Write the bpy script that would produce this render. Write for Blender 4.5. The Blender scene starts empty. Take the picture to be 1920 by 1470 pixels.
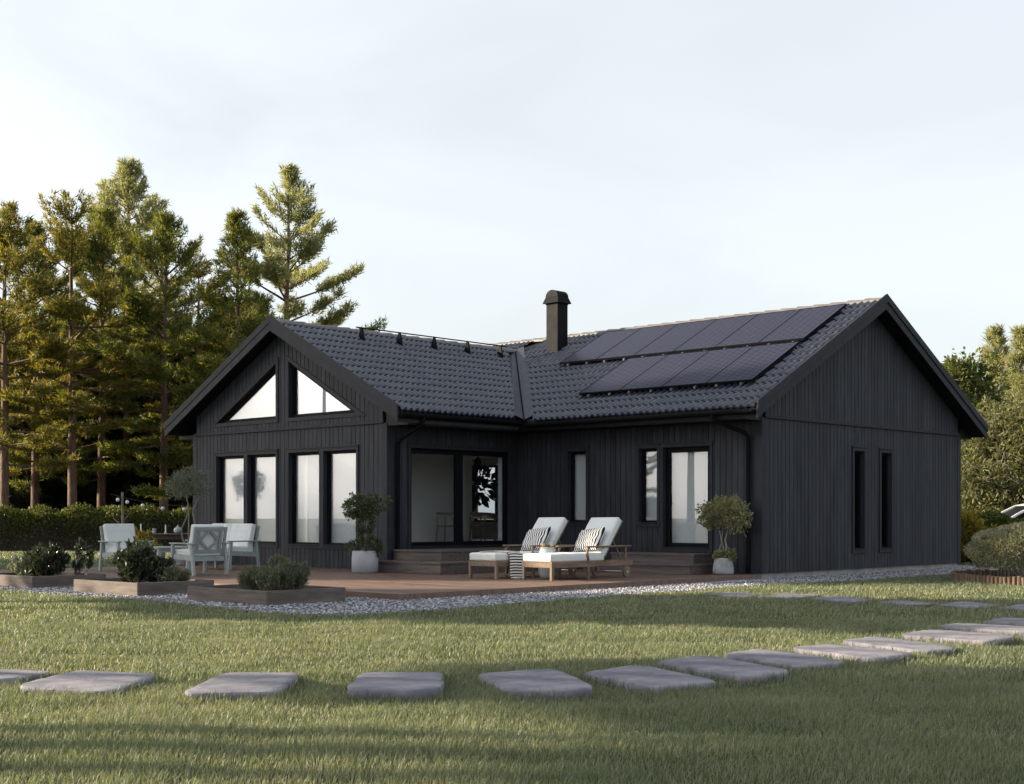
import bpy, bmesh, math, random
import numpy as np
from mathutils import Vector, Matrix

R = math.radians
C = bpy.context.scene.collection
rng = np.random.default_rng(7)
random.seed(7)

# ---------------------------------------------------------------- helpers
def link(name, me, mat, parent=None, smooth=False):
    o = bpy.data.objects.new(name, me)
    C.objects.link(o)
    if mat is not None:
        for m in (mat if isinstance(mat, (list, tuple)) else [mat]):
            me.materials.append(m)
    if parent is not None:
        o.parent = parent
    if smooth:
        me.polygons.foreach_set('use_smooth', [True] * len(me.polygons))
    return o

def tag(o, label=None, cat=None, group=None, kind=None):
    if label: o['label'] = label
    if cat: o['category'] = cat
    if group: o['group'] = group
    if kind: o['kind'] = kind
    return o

def thing(name, label, cat, loc=(0, 0, 0), rz=0, group=None):
    o = bpy.data.objects.new(name, None)
    o.empty_display_size = .2
    C.objects.link(o)
    o.location = loc
    o.rotation_euler = (0, 0, rz)
    return tag(o, label, cat, group)

def dup(root, loc, rz, label, group=None):
    def cp(o, p):
        c = o.copy(); C.objects.link(c); c.parent = p
        for ch in kids.get(o.name, []): cp(ch, c)
        return c
    kids = {}
    for o in C.objects:
        if o.parent: kids.setdefault(o.parent.name, []).append(o)
    r = root.copy(); C.objects.link(r)
    r.location = loc; r.rotation_euler = (0, 0, rz); r['label'] = label
    if group: r['group'] = group
    for ch in kids.get(root.name, []): cp(ch, r)
    return r

class MB:
    def __init__(s, org=(0, 0, 0)):
        s.v = []; s.f = []; s.o = Vector(org)
    def add(s, vs, fs):
        b = len(s.v)
        s.v += [tuple(Vector(p) - s.o) for p in vs]
        s.f += [tuple(i + b for i in f) for f in fs]
        return s
    def box(s, x0, x1, y0, y1, z0, z1):
        if x0 > x1: x0, x1 = x1, x0
        if y0 > y1: y0, y1 = y1, y0
        if z0 > z1: z0, z1 = z1, z0
        return s.add([(x0,y0,z0),(x1,y0,z0),(x1,y1,z0),(x0,y1,z0),(x0,y0,z1),(x1,y0,z1),(x1,y1,z1),(x0,y1,z1)],
              [(0,3,2,1),(4,5,6,7),(0,1,5,4),(1,2,6,5),(2,3,7,6),(3,0,4,7)])
    def bar(s, a, b, w, h, up=(0, 0, 1)):
        a, b = Vector(a), Vector(b); d = (b - a).normalized(); up = Vector(up)
        if abs(d.dot(up)) > .98: up = Vector((0, 1, 0))
        sx = d.cross(up).normalized() * (w / 2); sz = sx.cross(d).normalized() * (h / 2)
        vs = [a - sx - sz, a + sx - sz, a + sx + sz, a - sx + sz, b - sx - sz, b + sx - sz, b + sx + sz, b - sx + sz]
        return s.add(vs, [(0,1,2,3),(7,6,5,4),(0,4,5,1),(1,5,6,2),(2,6,7,3),(3,7,4,0)])
    def prism(s, poly, ext):
        n = len(poly); ext = Vector(ext)
        vs = [Vector(p) for p in poly] + [Vector(p) + ext for p in poly]
        return s.add(vs, [tuple(range(n - 1, -1, -1)), tuple(range(n, 2 * n))] + [(i, (i + 1) % n, n + (i + 1) % n, n + i) for i in range(n)])
    def tube(s, pts, rad, n=8, cap=True):
        pts = [Vector(p) for p in pts]
        if not isinstance(rad, (list, tuple)): rad = [rad] * len(pts)
        vs = []; prev = None
        for i, p in enumerate(pts):
            d = (pts[min(i + 1, len(pts) - 1)] - pts[max(i - 1, 0)]).normalized()
            if prev is None:
                a = Vector((1, 0, 0)) if abs(d.x) < .8 else Vector((0, 1, 0))
                prev = d.cross(a).normalized()
            prev = (prev - d * prev.dot(d)).normalized()
            q = d.cross(prev)
            for k in range(n):
                t = 2 * math.pi * k / n
                vs.append(p + (prev * math.cos(t) + q * math.sin(t)) * rad[i])
        fs = [(i * n + k, i * n + (k + 1) % n, (i + 1) * n + (k + 1) % n, (i + 1) * n + k) for i in range(len(pts) - 1) for k in range(n)]
        if cap: fs += [tuple(range(n - 1, -1, -1)), tuple(range((len(pts) - 1) * n, len(pts) * n))]
        return s.add(vs, fs)
    def lathe(s, c, prof, n=24):
        c = Vector(c); vs = []
        for r, z in prof:
            for k in range(n):
                t = 2 * math.pi * k / n
                vs.append(c + Vector((r * math.cos(t), r * math.sin(t), z)))
        m = len(prof)
        fs = [(i * n + k, i * n + (k + 1) % n, (i + 1) * n + (k + 1) % n, (i + 1) * n + k) for i in range(m - 1) for k in range(n)]
        fs += [tuple(range(n - 1, -1, -1)), tuple(range((m - 1) * n, m * n))]
        return s.add(vs, fs)
    def build(s, name, mat, parent=None, smooth=False, bevel=0, seg=2):
        me = bpy.data.meshes.new(name)
        me.from_pydata(s.v, [], s.f); me.update()
        o = link(name, me, mat, parent, smooth)
        if bevel:
            b = o.modifiers.new('b', 'BEVEL'); b.width = bevel; b.segments = seg; b.limit_method = 'ANGLE'; b.angle_limit = R(35)
            if not smooth: pass
        return o

def np_mesh(name, V, F, mat, parent=None):
    V = np.asarray(V, np.float32); F = np.asarray(F, np.int32)
    me = bpy.data.meshes.new(name)
    n, m, k = len(V), len(F), F.shape[1]
    me.vertices.add(n); me.vertices.foreach_set('co', V.ravel())
    me.loops.add(m * k); me.loops.foreach_set('vertex_index', F.ravel())
    me.polygons.add(m); me.polygons.foreach_set('loop_start', np.arange(0, m * k, k, dtype=np.int32))
    me.update(calc_edges=True)
    return link(name, me, mat, parent)

def unit(a):
    return a / (np.linalg.norm(a, axis=-1, keepdims=True) + 1e-9)

# ---------------------------------------------------------------- materials
def new_mat(name):
    m = bpy.data.materials.new(name); m.use_nodes = True
    nt = m.node_tree; nt.nodes.clear()
    out = nt.nodes.new('ShaderNodeOutputMaterial')
    return m, nt, out

def N(nt, t, **kw):
    n = nt.nodes.new(t)
    for k, v in kw.items():
        if k in n.inputs.keys(): n.inputs[k].default_value = v
        else: setattr(n, k, v)
    return n

def ramp(nt, fac, stops):
    r = nt.nodes.new('ShaderNodeValToRGB')
    el = r.color_ramp.elements
    while len(el) < len(stops): el.new(.5)
    for e, (p, c) in zip(el, stops):
        e.position = p; e.color = (*c, 1)
    nt.links.new(fac, r.inputs[0])
    return r.outputs[0]

def surf(name, cols, rough=.6, scale=(6, 6, 6), detail=6, bump=.15, bscale=None, spec=.5, metal=0, coat=0, dist=.01, lo=.3, hi=.7, island=0):
    """noise-coloured surface; cols = two or three colours; scale stretches the noise (object coordinates)"""
    m, nt, out = new_mat(name)
    tc = N(nt, 'ShaderNodeTexCoord'); mp = N(nt, 'ShaderNodeMapping'); mp.inputs['Scale'].default_value = scale
    nt.links.new(tc.outputs['Object'], mp.inputs[0])
    nz = N(nt, 'ShaderNodeTexNoise', Scale=1.0, Detail=float(detail), Roughness=.6)
    nt.links.new(mp.outputs[0], nz.inputs['Vector'])
    k = len(cols)
    col = ramp(nt, nz.outputs[0], [(lo + (hi - lo) * i / max(1, k - 1), c) for i, c in enumerate(cols)])
    p = N(nt, 'ShaderNodeBsdfPrincipled', Roughness=rough, Metallic=metal)
    p.inputs['Specular IOR Level'].default_value = spec
    p.inputs['Coat Weight'].default_value = coat; p.inputs['Coat Roughness'].default_value = .12
    if island:
        g = N(nt, 'ShaderNodeNewGeometry'); mi = N(nt, 'ShaderNodeMapRange'); mi.inputs['To Min'].default_value = 1 - island; mi.inputs['To Max'].default_value = 1 + island
        nt.links.new(g.outputs['Random Per Island'], mi.inputs[0])
        mm = N(nt, 'ShaderNodeMix', data_type='RGBA', blend_type='MULTIPLY'); mm.inputs[0].default_value = 1
        nt.links.new(col, mm.inputs[6]); nt.links.new(mi.outputs[0], mm.inputs[7]); col = mm.outputs[2]
    nt.links.new(col, p.inputs['Base Color'])
    n2 = N(nt, 'ShaderNodeTexNoise', Scale=1.0, Detail=5.0)
    mp2 = N(nt, 'ShaderNodeMapping'); mp2.inputs['Scale'].default_value = bscale or tuple(4 * q for q in scale)
    nt.links.new(tc.outputs['Object'], mp2.inputs[0]); nt.links.new(mp2.outputs[0], n2.inputs['Vector'])
    b = N(nt, 'ShaderNodeBump', Strength=bump, Distance=dist)
    nt.links.new(n2.outputs[0], b.inputs['Height']); nt.links.new(b.outputs[0], p.inputs['Normal'])
    rr = N(nt, 'ShaderNodeMapRange'); rr.inputs['To Min'].default_value = max(.02, rough - .1); rr.inputs['To Max'].default_value = min(1, rough + .12)
    nt.links.new(n2.outputs[0], rr.inputs[0]); nt.links.new(rr.outputs[0], p.inputs['Roughness'])
    nt.links.new(p.outputs[0], out.inputs[0])
    m['p'] = p.name
    return m

def foliage_mat(name, cols, trans=.35, rough=.55, spec=.35, tcol=None, big=.5):
    """leaf: colour random per leaf plus slow variation, part of the light passes through"""
    m, nt, out = new_mat(name)
    g = N(nt, 'ShaderNodeNewGeometry'); tc = N(nt, 'ShaderNodeTexCoord')
    nz = N(nt, 'ShaderNodeTexNoise', Scale=big, Detail=2.0)
    nt.links.new(tc.outputs['Object'], nz.inputs['Vector'])
    mx = N(nt, 'ShaderNodeMix', data_type='FLOAT'); mx.inputs[0].default_value = .45
    nt.links.new(g.outputs['Random Per Island'], mx.inputs[2]); nt.links.new(nz.outputs[0], mx.inputs[3])
    k = len(cols)
    col = ramp(nt, mx.outputs[0], [(.12 + .76 * i / max(1, k - 1), c) for i, c in enumerate(cols)])
    p = N(nt, 'ShaderNodeBsdfPrincipled', Roughness=rough); p.inputs['Specular IOR Level'].default_value = spec
    nt.links.new(col, p.inputs['Base Color'])
    t = N(nt, 'ShaderNodeBsdfTranslucent')
    tm = N(nt, 'ShaderNodeMix', data_type='RGBA', blend_type='MULTIPLY'); tm.inputs[0].default_value = 1
    nt.links.new(col, tm.inputs[6]); tm.inputs[7].default_value = (*(tcol or (1.5, 1.35, .7)), 1)
    nt.links.new(tm.outputs[2], t.inputs[0])
    s = N(nt, 'ShaderNodeMixShader'); s.inputs[0].default_value = trans
    nt.links.new(p.outputs[0], s.inputs[1]); nt.links.new(t.outputs[0], s.inputs[2])
    nt.links.new(s.outputs[0], out.inputs[0])
    return m

def stripes(name, ca, cb, freq, coord='Object', axis=0, rough=.85):
    m, nt, out = new_mat(name)
    tc = N(nt, 'ShaderNodeTexCoord'); sx = N(nt, 'ShaderNodeSeparateXYZ')
    nt.links.new(tc.outputs[coord], sx.inputs[0])
    a = N(nt, 'ShaderNodeMath', operation='MULTIPLY'); a.inputs[1].default_value = freq
    nt.links.new(sx.outputs[axis], a.inputs[0])
    f = N(nt, 'ShaderNodeMath', operation='FRACT'); nt.links.new(a.outputs[0], f.inputs[0])
    g = N(nt, 'ShaderNodeMath', operation='GREATER_THAN'); g.inputs[1].default_value = .5
    nt.links.new(f.outputs[0], g.inputs[0])
    mx = N(nt, 'ShaderNodeMix', data_type='RGBA'); mx.inputs[6].default_value = (*ca, 1); mx.inputs[7].default_value = (*cb, 1)
    nt.links.new(g.outputs[0], mx.inputs[0])
    p = N(nt, 'ShaderNodeBsdfPrincipled', Roughness=rough); p.inputs['Specular IOR Level'].default_value = .2
    nt.links.new(mx.outputs[2], p.inputs['Base Color'])
    nz = N(nt, 'ShaderNodeTexNoise', Scale=180.0); b = N(nt, 'ShaderNodeBump', Strength=.25, Distance=.004)
    nt.links.new(tc.outputs['Object'], nz.inputs['Vector']); nt.links.new(nz.outputs[0], b.inputs['Height']); nt.links.new(b.outputs[0], p.inputs['Normal'])
    nt.links.new(p.outputs[0], out.inputs[0])
    return m

def glass_mat(name, refl, tint=(.95, .97, .98)):
    """architectural pane: mirror-like at grazing angles, otherwise clear"""
    m, nt, out = new_mat(name)
    t = N(nt, 'ShaderNodeBsdfTransparent'); t.inputs[0].default_value = (*tint, 1)
    g = N(nt, 'ShaderNodeBsdfGlossy', Roughness=.0); g.inputs[0].default_value = (.95, .96, 1, 1)
    f = N(nt, 'ShaderNodeLayerWeight', Blend=.5)
    pw = N(nt, 'ShaderNodeMath', operation='POWER'); pw.inputs[1].default_value = 5.0
    nt.links.new(f.outputs['Facing'], pw.inputs[0])
    a = N(nt, 'ShaderNodeMath', operation='MULTIPLY_ADD'); a.inputs[1].default_value = .9 - refl; a.inputs[2].default_value = refl; a.use_clamp = True
    nt.links.new(pw.outputs[0], a.inputs[0])
    s = N(nt, 'ShaderNodeMixShader')
    nt.links.new(a.outputs[0], s.inputs[0]); nt.links.new(t.outputs[0], s.inputs[1]); nt.links.new(g.outputs[0], s.inputs[2])
    nt.links.new(s.outputs[0], out.inputs[0])
    return m

M = {}
M['paint'] = surf('black_painted_boards', [(.0245, .0265, .034), (.035, .0375, .047), (.047, .05, .062)], .65, (9, 9, 1.2), 5, .35, (60, 60, 4), dist=.004, spec=.15, island=.12)
M['trim'] = surf('black_painted_trim', [(.024, .026, .033), (.035, .037, .046)], .6, (5, 5, 5), 5, .2, (30, 30, 30), dist=.003, spec=.12)
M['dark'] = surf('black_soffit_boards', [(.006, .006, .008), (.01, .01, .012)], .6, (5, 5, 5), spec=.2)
M['metal'] = surf('black_sheet_metal', [(.006, .0065, .0085), (.01, .0105, .0135)], .55, (2, 2, 2), 4, .04, dist=.002, spec=.05)
M['valley'] = surf('blue_black_sheet_metal', [(.018, .02, .034), (.027, .029, .047)], .5, (2, 2, 2), 4, .04, dist=.002, spec=.2)
M['tile'] = surf('black_glazed_tile', [(.024, .027, .046), (.036, .04, .066), (.062, .065, .092)], .28, (5, 5, 5), 6, .06, (25, 25, 25), dist=.004, spec=.4, coat=.35)
M['ridge'] = surf('sun_tinted_ridge_tile', [(.09, .085, .085), (.16, .145, .135)], .5, (4, 4, 4), 6, .15, (25, 25, 25), dist=.004)  # lighter and warmer than the roof tiles, sunlight on the ridge put into the colour
M['concrete'] = surf('pale_concrete', [(.2, .2, .2), (.3, .3, .29), (.36, .36, .35)], .85, (3, 3, 3), 8, .3, (30, 30, 30))
M['pot'] = surf('pale_grey_pot', [(.3, .31, .34), (.38, .39, .42)], .75, (4, 4, 4), 6, .12, (20, 20, 20), dist=.004, spec=.3)
M['cpot'] = surf('rough_grey_concrete_pot', [(.2, .21, .23), (.29, .3, .32), (.36, .36, .37)], .85, (9, 9, 9), 8, .35, (35, 35, 35), dist=.006, spec=.3)
M['soil'] = surf('dark_soil', [(.012, .009, .007), (.035, .026, .02), (.05, .038, .028)], .95, (14, 14, 14), 8, .9, (40, 40, 40), dist=.03)
M['white'] = surf('white_plaster', [(.78, .77, .75), (.82, .81, .79)], .9, (2, 2, 2), 4, .05)
def sky_sheet_mat():  # pale sheet added behind the panes in place of the sky they reflect
    m, nt, out = new_mat('pale_sky_sheet')
    d = N(nt, 'ShaderNodeBsdfDiffuse'); d.inputs[0].default_value = (.8, .8, .81, 1)
    t = N(nt, 'ShaderNodeBsdfTranslucent'); t.inputs[0].default_value = (.88, .87, .85, 1)
    s = N(nt, 'ShaderNodeMixShader'); s.inputs[0].default_value = .45
    nt.links.new(d.outputs[0], s.inputs[1]); nt.links.new(t.outputs[0], s.inputs[2]); nt.links.new(s.outputs[0], out.inputs[0])
    return m
M['sky_sheet'] = sky_sheet_mat()
M['jamb'] = surf('white_painted_jamb', [(.72, .74, .78), (.78, .8, .84)], .5, (2, 2, 2), 3, .03)
M['floor'] = surf('pale_oak_floor', [(.4, .32, .24), (.5, .42, .33)], .5, (2, 12, 2), 5, .1)
M['glass'] = glass_mat('window_glass', .055)
M['clear'] = glass_mat('clear_glass', .05)
M['deckwood'] = surf('brown_deck_boards', [(.085, .05, .038), (.135, .083, .063), (.185, .12, .095)], .55, (1.5, 22, 9), 7, .35, (4, 70, 30), dist=.004, spec=.35, island=.2)
M['stepwood'] = surf('brown_grey_step_boards', [(.06, .049, .048), (.1, .08, .076), (.14, .112, .105)], .6, (1.5, 18, 18), 7, .35, (4, 60, 60), dist=.004, spec=.3, island=.12)
M['planter'] = surf('weathered_grey_brown_planks', [(.068, .056, .052), (.115, .096, .089), (.165, .14, .13)], .8, (1.6, 1.6, 16), 8, .5, (5, 5, 60), dist=.006, spec=.25)
M['teak'] = surf('weathered_teak', [(.1, .068, .048), (.165, .115, .083), (.23, .165, .12)], .65, (14, 2.5, 14), 7, .35, (50, 8, 50), dist=.003, spec=.3)
M['sage'] = surf('pale_sage_painted_wood', [(.2, .235, .24), (.25, .285, .29), (.3, .33, .33)], .55, (4, 4, 4), 6, .12, (30, 30, 30), dist=.003, spec=.3)
M['cushion'] = surf('off_white_canvas', [(.58, .6, .605), (.64, .655, .66)], .9, (3, 3, 3), 4, .5, (9, 9, 9), spec=.15, dist=.012)
M['stripe'] = stripes('black_and_white_stripes', (.78, .77, .75), (.012, .014, .028), 20.0)
M['throw'] = stripes('striped_throw', (.78, .77, .75), (.012, .014, .028), 21.0, 'UV')
M['ceramic'] = surf('pale_glazed_ceramic', [(.36, .4, .42), (.44, .48, .5)], .35, (5, 5, 5), 4, .05)
M['drink'] = surf('amber_drink', [(.75, .36, .06), (.8, .42, .09)], .15, (3, 3, 3), 2, 0)
M['bark'] = surf('reddish_pine_bark', [(.05, .03, .022), (.11, .065, .045), (.17, .1, .07)], .9, (14, 14, 3), 8, .9, (24, 24, 6), dist=.03)
M['greybark'] = surf('grey_brown_bark', [(.11, .095, .08), (.2, .175, .15), (.28, .25, .22)], .85, (20, 20, 5), 8, .7, (40, 40, 10), dist=.008)
M['stone'] = surf('grey_sandstone', [(.08, .079, .106), (.142, .138, .17), (.225, .214, .245)], .85, (3, 3, 3), 9, .6, (9, 9, 9), dist=.012, lo=.36, hi=.66)
M['log'] = surf('split_log', [(.06, .042, .032), (.12, .085, .063), (.18, .13, .1)], .85, (20, 20, 4), 6, .5, spec=.2, island=.3)
M['pine'] = foliage_mat('pine_needles', [(.034, .055, .02), (.1, .125, .036), (.24, .215, .06)], .5, tcol=(1.5, 1.38, .55))
M['palepine'] = foliage_mat('pale_pine_needles', [(.13, .15, .075), (.24, .25, .13), (.36, .345, .19)], .5, tcol=(1.45, 1.4, .8))
M['spruce'] = foliage_mat('dark_spruce_needles', [(.014, .024, .012), (.032, .045, .02), (.05, .06, .025)], .35)
M['leaf'] = foliage_mat('green_leaves', [(.045, .075, .022), (.09, .12, .035), (.16, .17, .055)], .45)
M['willow'] = foliage_mat('narrow_green_leaves', [(.07, .085, .04), (.13, .145, .07), (.22, .22, .11)], .42)
M['hedge'] = foliage_mat('hedge_leaves', [(.02, .036, .01), (.05, .07, .016), (.16, .16, .03)], .4)
M['yellow'] = foliage_mat('yellow_green_leaves', [(.12, .12, .02), (.24, .2, .03), (.38, .29, .04)], .45)
M['olive'] = foliage_mat('silvery_olive_leaves', [(.09, .115, .095), (.16, .19, .16), (.26, .28, .24)], .25)
M['box'] = foliage_mat('box_leaves', [(.15, .165, .11), (.25, .26, .175), (.37, .36, .26)], .3, rough=.5)
M['darkleaf'] = foliage_mat('dark_glossy_leaves', [(.018, .026, .016), (.034, .046, .03), (.06, .075, .05)], .2, rough=.35)
M['herb'] = foliage_mat('grey_green_herb_leaves', [(.05, .06, .042), (.09, .105, .072), (.16, .17, .12)], .3)
M['ficus'] = foliage_mat('dark_house_plant_leaves', [(.008, .014, .008), (.02, .03, .015)], .15, rough=.3)
M['potleaf'] = foliage_mat('pot_tree_leaves', [(.035, .05, .028), (.07, .09, .048), (.14, .15, .08)], .3)
M['paleleaf'] = foliage_mat('pale_pot_tree_leaves', [(.14, .15, .08), (.23, .235, .13), (.34, .33, .2)], .35)
M['grass'] = foliage_mat('lawn_grass_blades', [(.075, .112, .068), (.13, .165, .1), (.195, .21, .135), (.33, .31, .21)], .35, rough=.5, tcol=(1.3, 1.27, .75), big=.9)
M['carpaint'] = surf('white_car_paint', [(.74, .75, .77), (.78, .79, .8)], .25, (1, 1, 1), 2, 0, coat=.6)
M['rubber'] = surf('black_rubber', [(.015, .015, .015), (.025, .025, .025)], .8)
M['darkglass'] = surf('dark_car_glass', [(.006, .007, .008), (.009, .01, .012)], .4, (1, 1, 1), 2, 0, spec=.03)
M['hubcap'] = surf('silver_wheel', [(.5, .5, .52), (.58, .58, .6)], .35, metal=.8)

def solar_mat():
    m, nt, out = new_mat('solar_cells')
    tc = N(nt, 'ShaderNodeTexCoord'); sx = N(nt, 'ShaderNodeSeparateXYZ'); nt.links.new(tc.outputs['Object'], sx.inputs[0])
    def line(axis, freq, th):
        a = N(nt, 'ShaderNodeMath', operation='MULTIPLY'); a.inputs[1].default_value = freq; nt.links.new(sx.outputs[axis], a.inputs[0])
        f = N(nt, 'ShaderNodeMath', operation='FRACT'); nt.links.new(a.outputs[0], f.inputs[0])
        g = N(nt, 'ShaderNodeMath', operation='GREATER_THAN'); g.inputs[1].default_value = th; nt.links.new(f.outputs[0], g.inputs[0])
        return g.outputs[0]
    l1 = line(1, 13.0, .72); l2 = line(0, 5.9, .94)
    mx = N(nt, 'ShaderNodeMath', operation='MAXIMUM'); nt.links.new(l1, mx.inputs[0]); nt.links.new(l2, mx.inputs[1])
    c = N(nt, 'ShaderNodeMix', data_type='RGBA'); c.inputs[6].default_value = (.004, .0055, .018, 1); c.inputs[7].default_value = (.06, .064, .1, 1)
    nt.links.new(mx.outputs[0], c.inputs[0])
    p = N(nt, 'ShaderNodeBsdfPrincipled', Roughness=.28); nt.links.new(c.outputs[2], p.inputs['Base Color'])
    p.inputs['Specular IOR Level'].default_value = .02
    nt.links.new(p.outputs[0], out.inputs[0])
    return m
M['solar'] = solar_mat()
M['oak'] = surf('pale_oak_furniture', [(.24, .18, .125), (.33, .25, .18)], .5, (8, 8, 8), 5, .1)
M['glowpine'] = foliage_mat('glow_tinted_pine_needles', [(.04, .055, .018), (.12, .125, .034), (.28, .225, .058)], .5, tcol=(1.55, 1.37, .52))  # pine needles tinted warmer, the sun glow at the left put into their colour

def ground_mat():
    m, nt, out = new_mat('lawn_soil_and_thatch')
    tc = N(nt, 'ShaderNodeTexCoord')
    a = N(nt, 'ShaderNodeTexNoise', Scale=1.1, Detail=6.0); b = N(nt, 'ShaderNodeTexNoise', Scale=55.0, Detail=4.0)
    for q in (a, b): nt.links.new(tc.outputs['Object'], q.inputs['Vector'])
    mx = N(nt, 'ShaderNodeMix', data_type='FLOAT'); mx.inputs[0].default_value = .6
    nt.links.new(a.outputs[0], mx.inputs[2]); nt.links.new(b.outputs[0], mx.inputs[3])
    col = ramp(nt, mx.outputs[0], [(.32, (.03, .036, .018)), (.5, (.062, .07, .034)), (.68, (.11, .11, .058))])
    p = N(nt, 'ShaderNodeBsdfPrincipled', Roughness=.95); p.inputs['Specular IOR Level'].default_value = .1
    nt.links.new(col, p.inputs['Base Color'])
    bp = N(nt, 'ShaderNodeBump', Strength=.7, Distance=.03); nt.links.new(b.outputs[0], bp.inputs['Height']); nt.links.new(bp.outputs[0], p.inputs['Normal'])
    nt.links.new(p.outputs[0], out.inputs[0])
    return m
M['ground'] = ground_mat()

def pebble_mat():
    m, nt, out = new_mat('pale_blue_grey_pebbles')
    g = N(nt, 'ShaderNodeNewGeometry')
    col = ramp(nt, g.outputs['Random Per Island'], [(0, (.07, .07, .085)), (.35, (.17, .17, .2)), (.7, (.3, .3, .33)), (1, (.5, .49, .51))])
    p = N(nt, 'ShaderNodeBsdfPrincipled', Roughness=.8); nt.links.new(col, p.inputs['Base Color'])
    nt.links.new(p.outputs[0], out.inputs[0])
    return m
M['pebble'] = pebble_mat()
M['gravelbase'] = surf('gravel_base', [(.08, .08, .09), (.2, .2, .22), (.36, .36, .38)], .9, (40, 40, 40), 8, 1, (60, 60, 60), dist=.03)

# ---------------------------------------------------------------- camera frame (ground positions from heading and depth)
HEAD = R(43.344); FPX = 2592.6; HC = 1.15; HORIZON = 968.9
RV = np.array([math.cos(HEAD), math.sin(HEAD)]); FV = np.array([-math.sin(HEAD), math.cos(HEAD)])
def ud(u, d):
    """metres to the right of the view axis and metres along it -> world x, y"""
    q = RV * u + FV * d
    return float(q[0]), float(q[1])

cam = bpy.data.cameras.new('camera'); co = bpy.data.objects.new('camera', cam); C.objects.link(co)
co.location = (0, 0, HC); co.rotation_euler = (R(90), 0, HEAD)
cam.sensor_width = 36; cam.lens = 36 * FPX / 1920; cam.shift_y = (HORIZON - 735) / 1920
cam.clip_start = .1; cam.clip_end = 2000
bpy.context.scene.camera = co

# ---------------------------------------------------------------- light
SUN_AZ = Vector((-.80, -.60, 0)).normalized(); SUN_EL = R(17)
sun_dir = Vector((SUN_AZ.x * math.cos(SUN_EL), SUN_AZ.y * math.cos(SUN_EL), math.sin(SUN_EL)))
sl = bpy.data.lights.new('sun', 'SUN'); so = bpy.data.objects.new('sun', sl); C.objects.link(so)
so.rotation_euler = (-sun_dir).to_track_quat('-Z', 'Y').to_euler()
so.location = (0, 0, 40)
sl.energy = 5.0; sl.angle = R(.6); sl.color = (1, .83, .6)
w = bpy.data.worlds.new('World'); bpy.context.scene.world = w; w.use_nodes = True
nt = w.node_tree; nt.nodes.clear()
wo = nt.nodes.new('ShaderNodeOutputWorld'); bg = nt.nodes.new('ShaderNodeBackground'); bg.inputs[1].default_value = .15
sky = nt.nodes.new('ShaderNodeTexSky'); sky.sky_type = 'NISHITA'; sky.sun_disc = False
sky.sun_elevation = SUN_EL; sky.sun_rotation = math.atan2(SUN_AZ.x, SUN_AZ.y)
sky.air_density = 1.0; sky.dust_density = 2.5; sky.ozone_density = 1.5; sky.altitude = 0
# a veil of thin high cloud: the blue is greyed and faint streaks cross it
hs = nt.nodes.new('ShaderNodeHueSaturation'); hs.inputs['Saturation'].default_value = .36; hs.inputs['Value'].default_value = 1.0
nt.links.new(sky.outputs[0], hs.inputs['Color'])
tc = nt.nodes.new('ShaderNodeTexCoord'); mp = nt.nodes.new('ShaderNodeMapping')
mp.inputs['Scale'].default_value = (1.2, 3.5, 6); mp.inputs['Rotation'].default_value = (0, R(20), R(30))
nz = nt.nodes.new('ShaderNodeTexNoise'); nz.inputs['Scale'].default_value = 1.3; nz.inputs['Detail'].default_value = 6; nz.inputs['Distortion'].default_value = .6
nt.links.new(tc.outputs['Generated'], mp.inputs[0]); nt.links.new(mp.outputs[0], nz.inputs['Vector'])
mr = nt.nodes.new('ShaderNodeMapRange'); mr.inputs['From Min'].default_value = .35; mr.inputs['From Max'].default_value = .75; mr.inputs['To Min'].default_value = .55; mr.inputs['To Max'].default_value = .85
nt.links.new(nz.outputs[0], mr.inputs[0])
mxs = nt.nodes.new('ShaderNodeMix'); mxs.data_type = 'RGBA'; mxs.inputs[7].default_value = (1.72, 1.85, 1.9, 1)
nt.links.new(mr.outputs[0], mxs.inputs[0]); nt.links.new(hs.outputs[0], mxs.inputs[6])
nt.links.new(mxs.outputs[2], bg.inputs[0]); nt.links.new(bg.outputs[0], wo.inputs[0])
sc = bpy.context.scene
sc.view_settings.view_transform = 'Standard'; sc.view_settings.look = 'None'; sc.view_settings.gamma = 1
sc.view_settings.exposure = 1.5
sc.cycles.use_denoising = True
sc.cycles.max_bounces = 8; sc.cycles.transparent_max_bounces = 12
sc.cycles.sample_clamp_indirect = 6

# ---------------------------------------------------------------- the house
XM, YM, GW, XW, YW, WW, K = -13.965, 21.412, 7.949, -20.027, 17.713, 6.488, .521
YR, XR = YM + GW / 2, XW - WW / 2
ZM0, ZW0 = 5.51, 5.19
PITCH = math.atan(K); CP, SP = math.cos(PITCH), math.sin(PITCH)
XL = -30.0
house = thing('black_house', 'black timber house with tiled roof, solar panels and glazed gable wing', 'house', (-20, 21.4, 0))
HO = (-20, 21.4, 0)
def H(): return MB(HO)

w_front = lambda s, z, d: (s, YW - d, z)
w_side = lambda s, z, d: (XW + d, s, z)
w_long = lambda s, z, d: (s, YM - d, z)
w_gable = lambda s, z, d: (XM + d, s, z)
w_left = lambda s, z, d: (XW - WW - d, s, z)
w_back = lambda s, z, d: (s, YM + GW + d, z)

def slab(mb, tw, l, r, zl0, zr0, zl1, zr1, d0, d1):
    vs = [tw(l, zl0, d0), tw(r, zr0, d0), tw(r, zr0, d1), tw(l, zl0, d1), tw(l, zl1, d0), tw(r, zr1, d0), tw(r, zr1, d1), tw(l, zl1, d1)]
    mb.add(vs, [(0,3,2,1),(4,5,6,7),(0,1,5,4),(1,2,6,5),(2,3,7,6),(3,0,4,7)])

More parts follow.
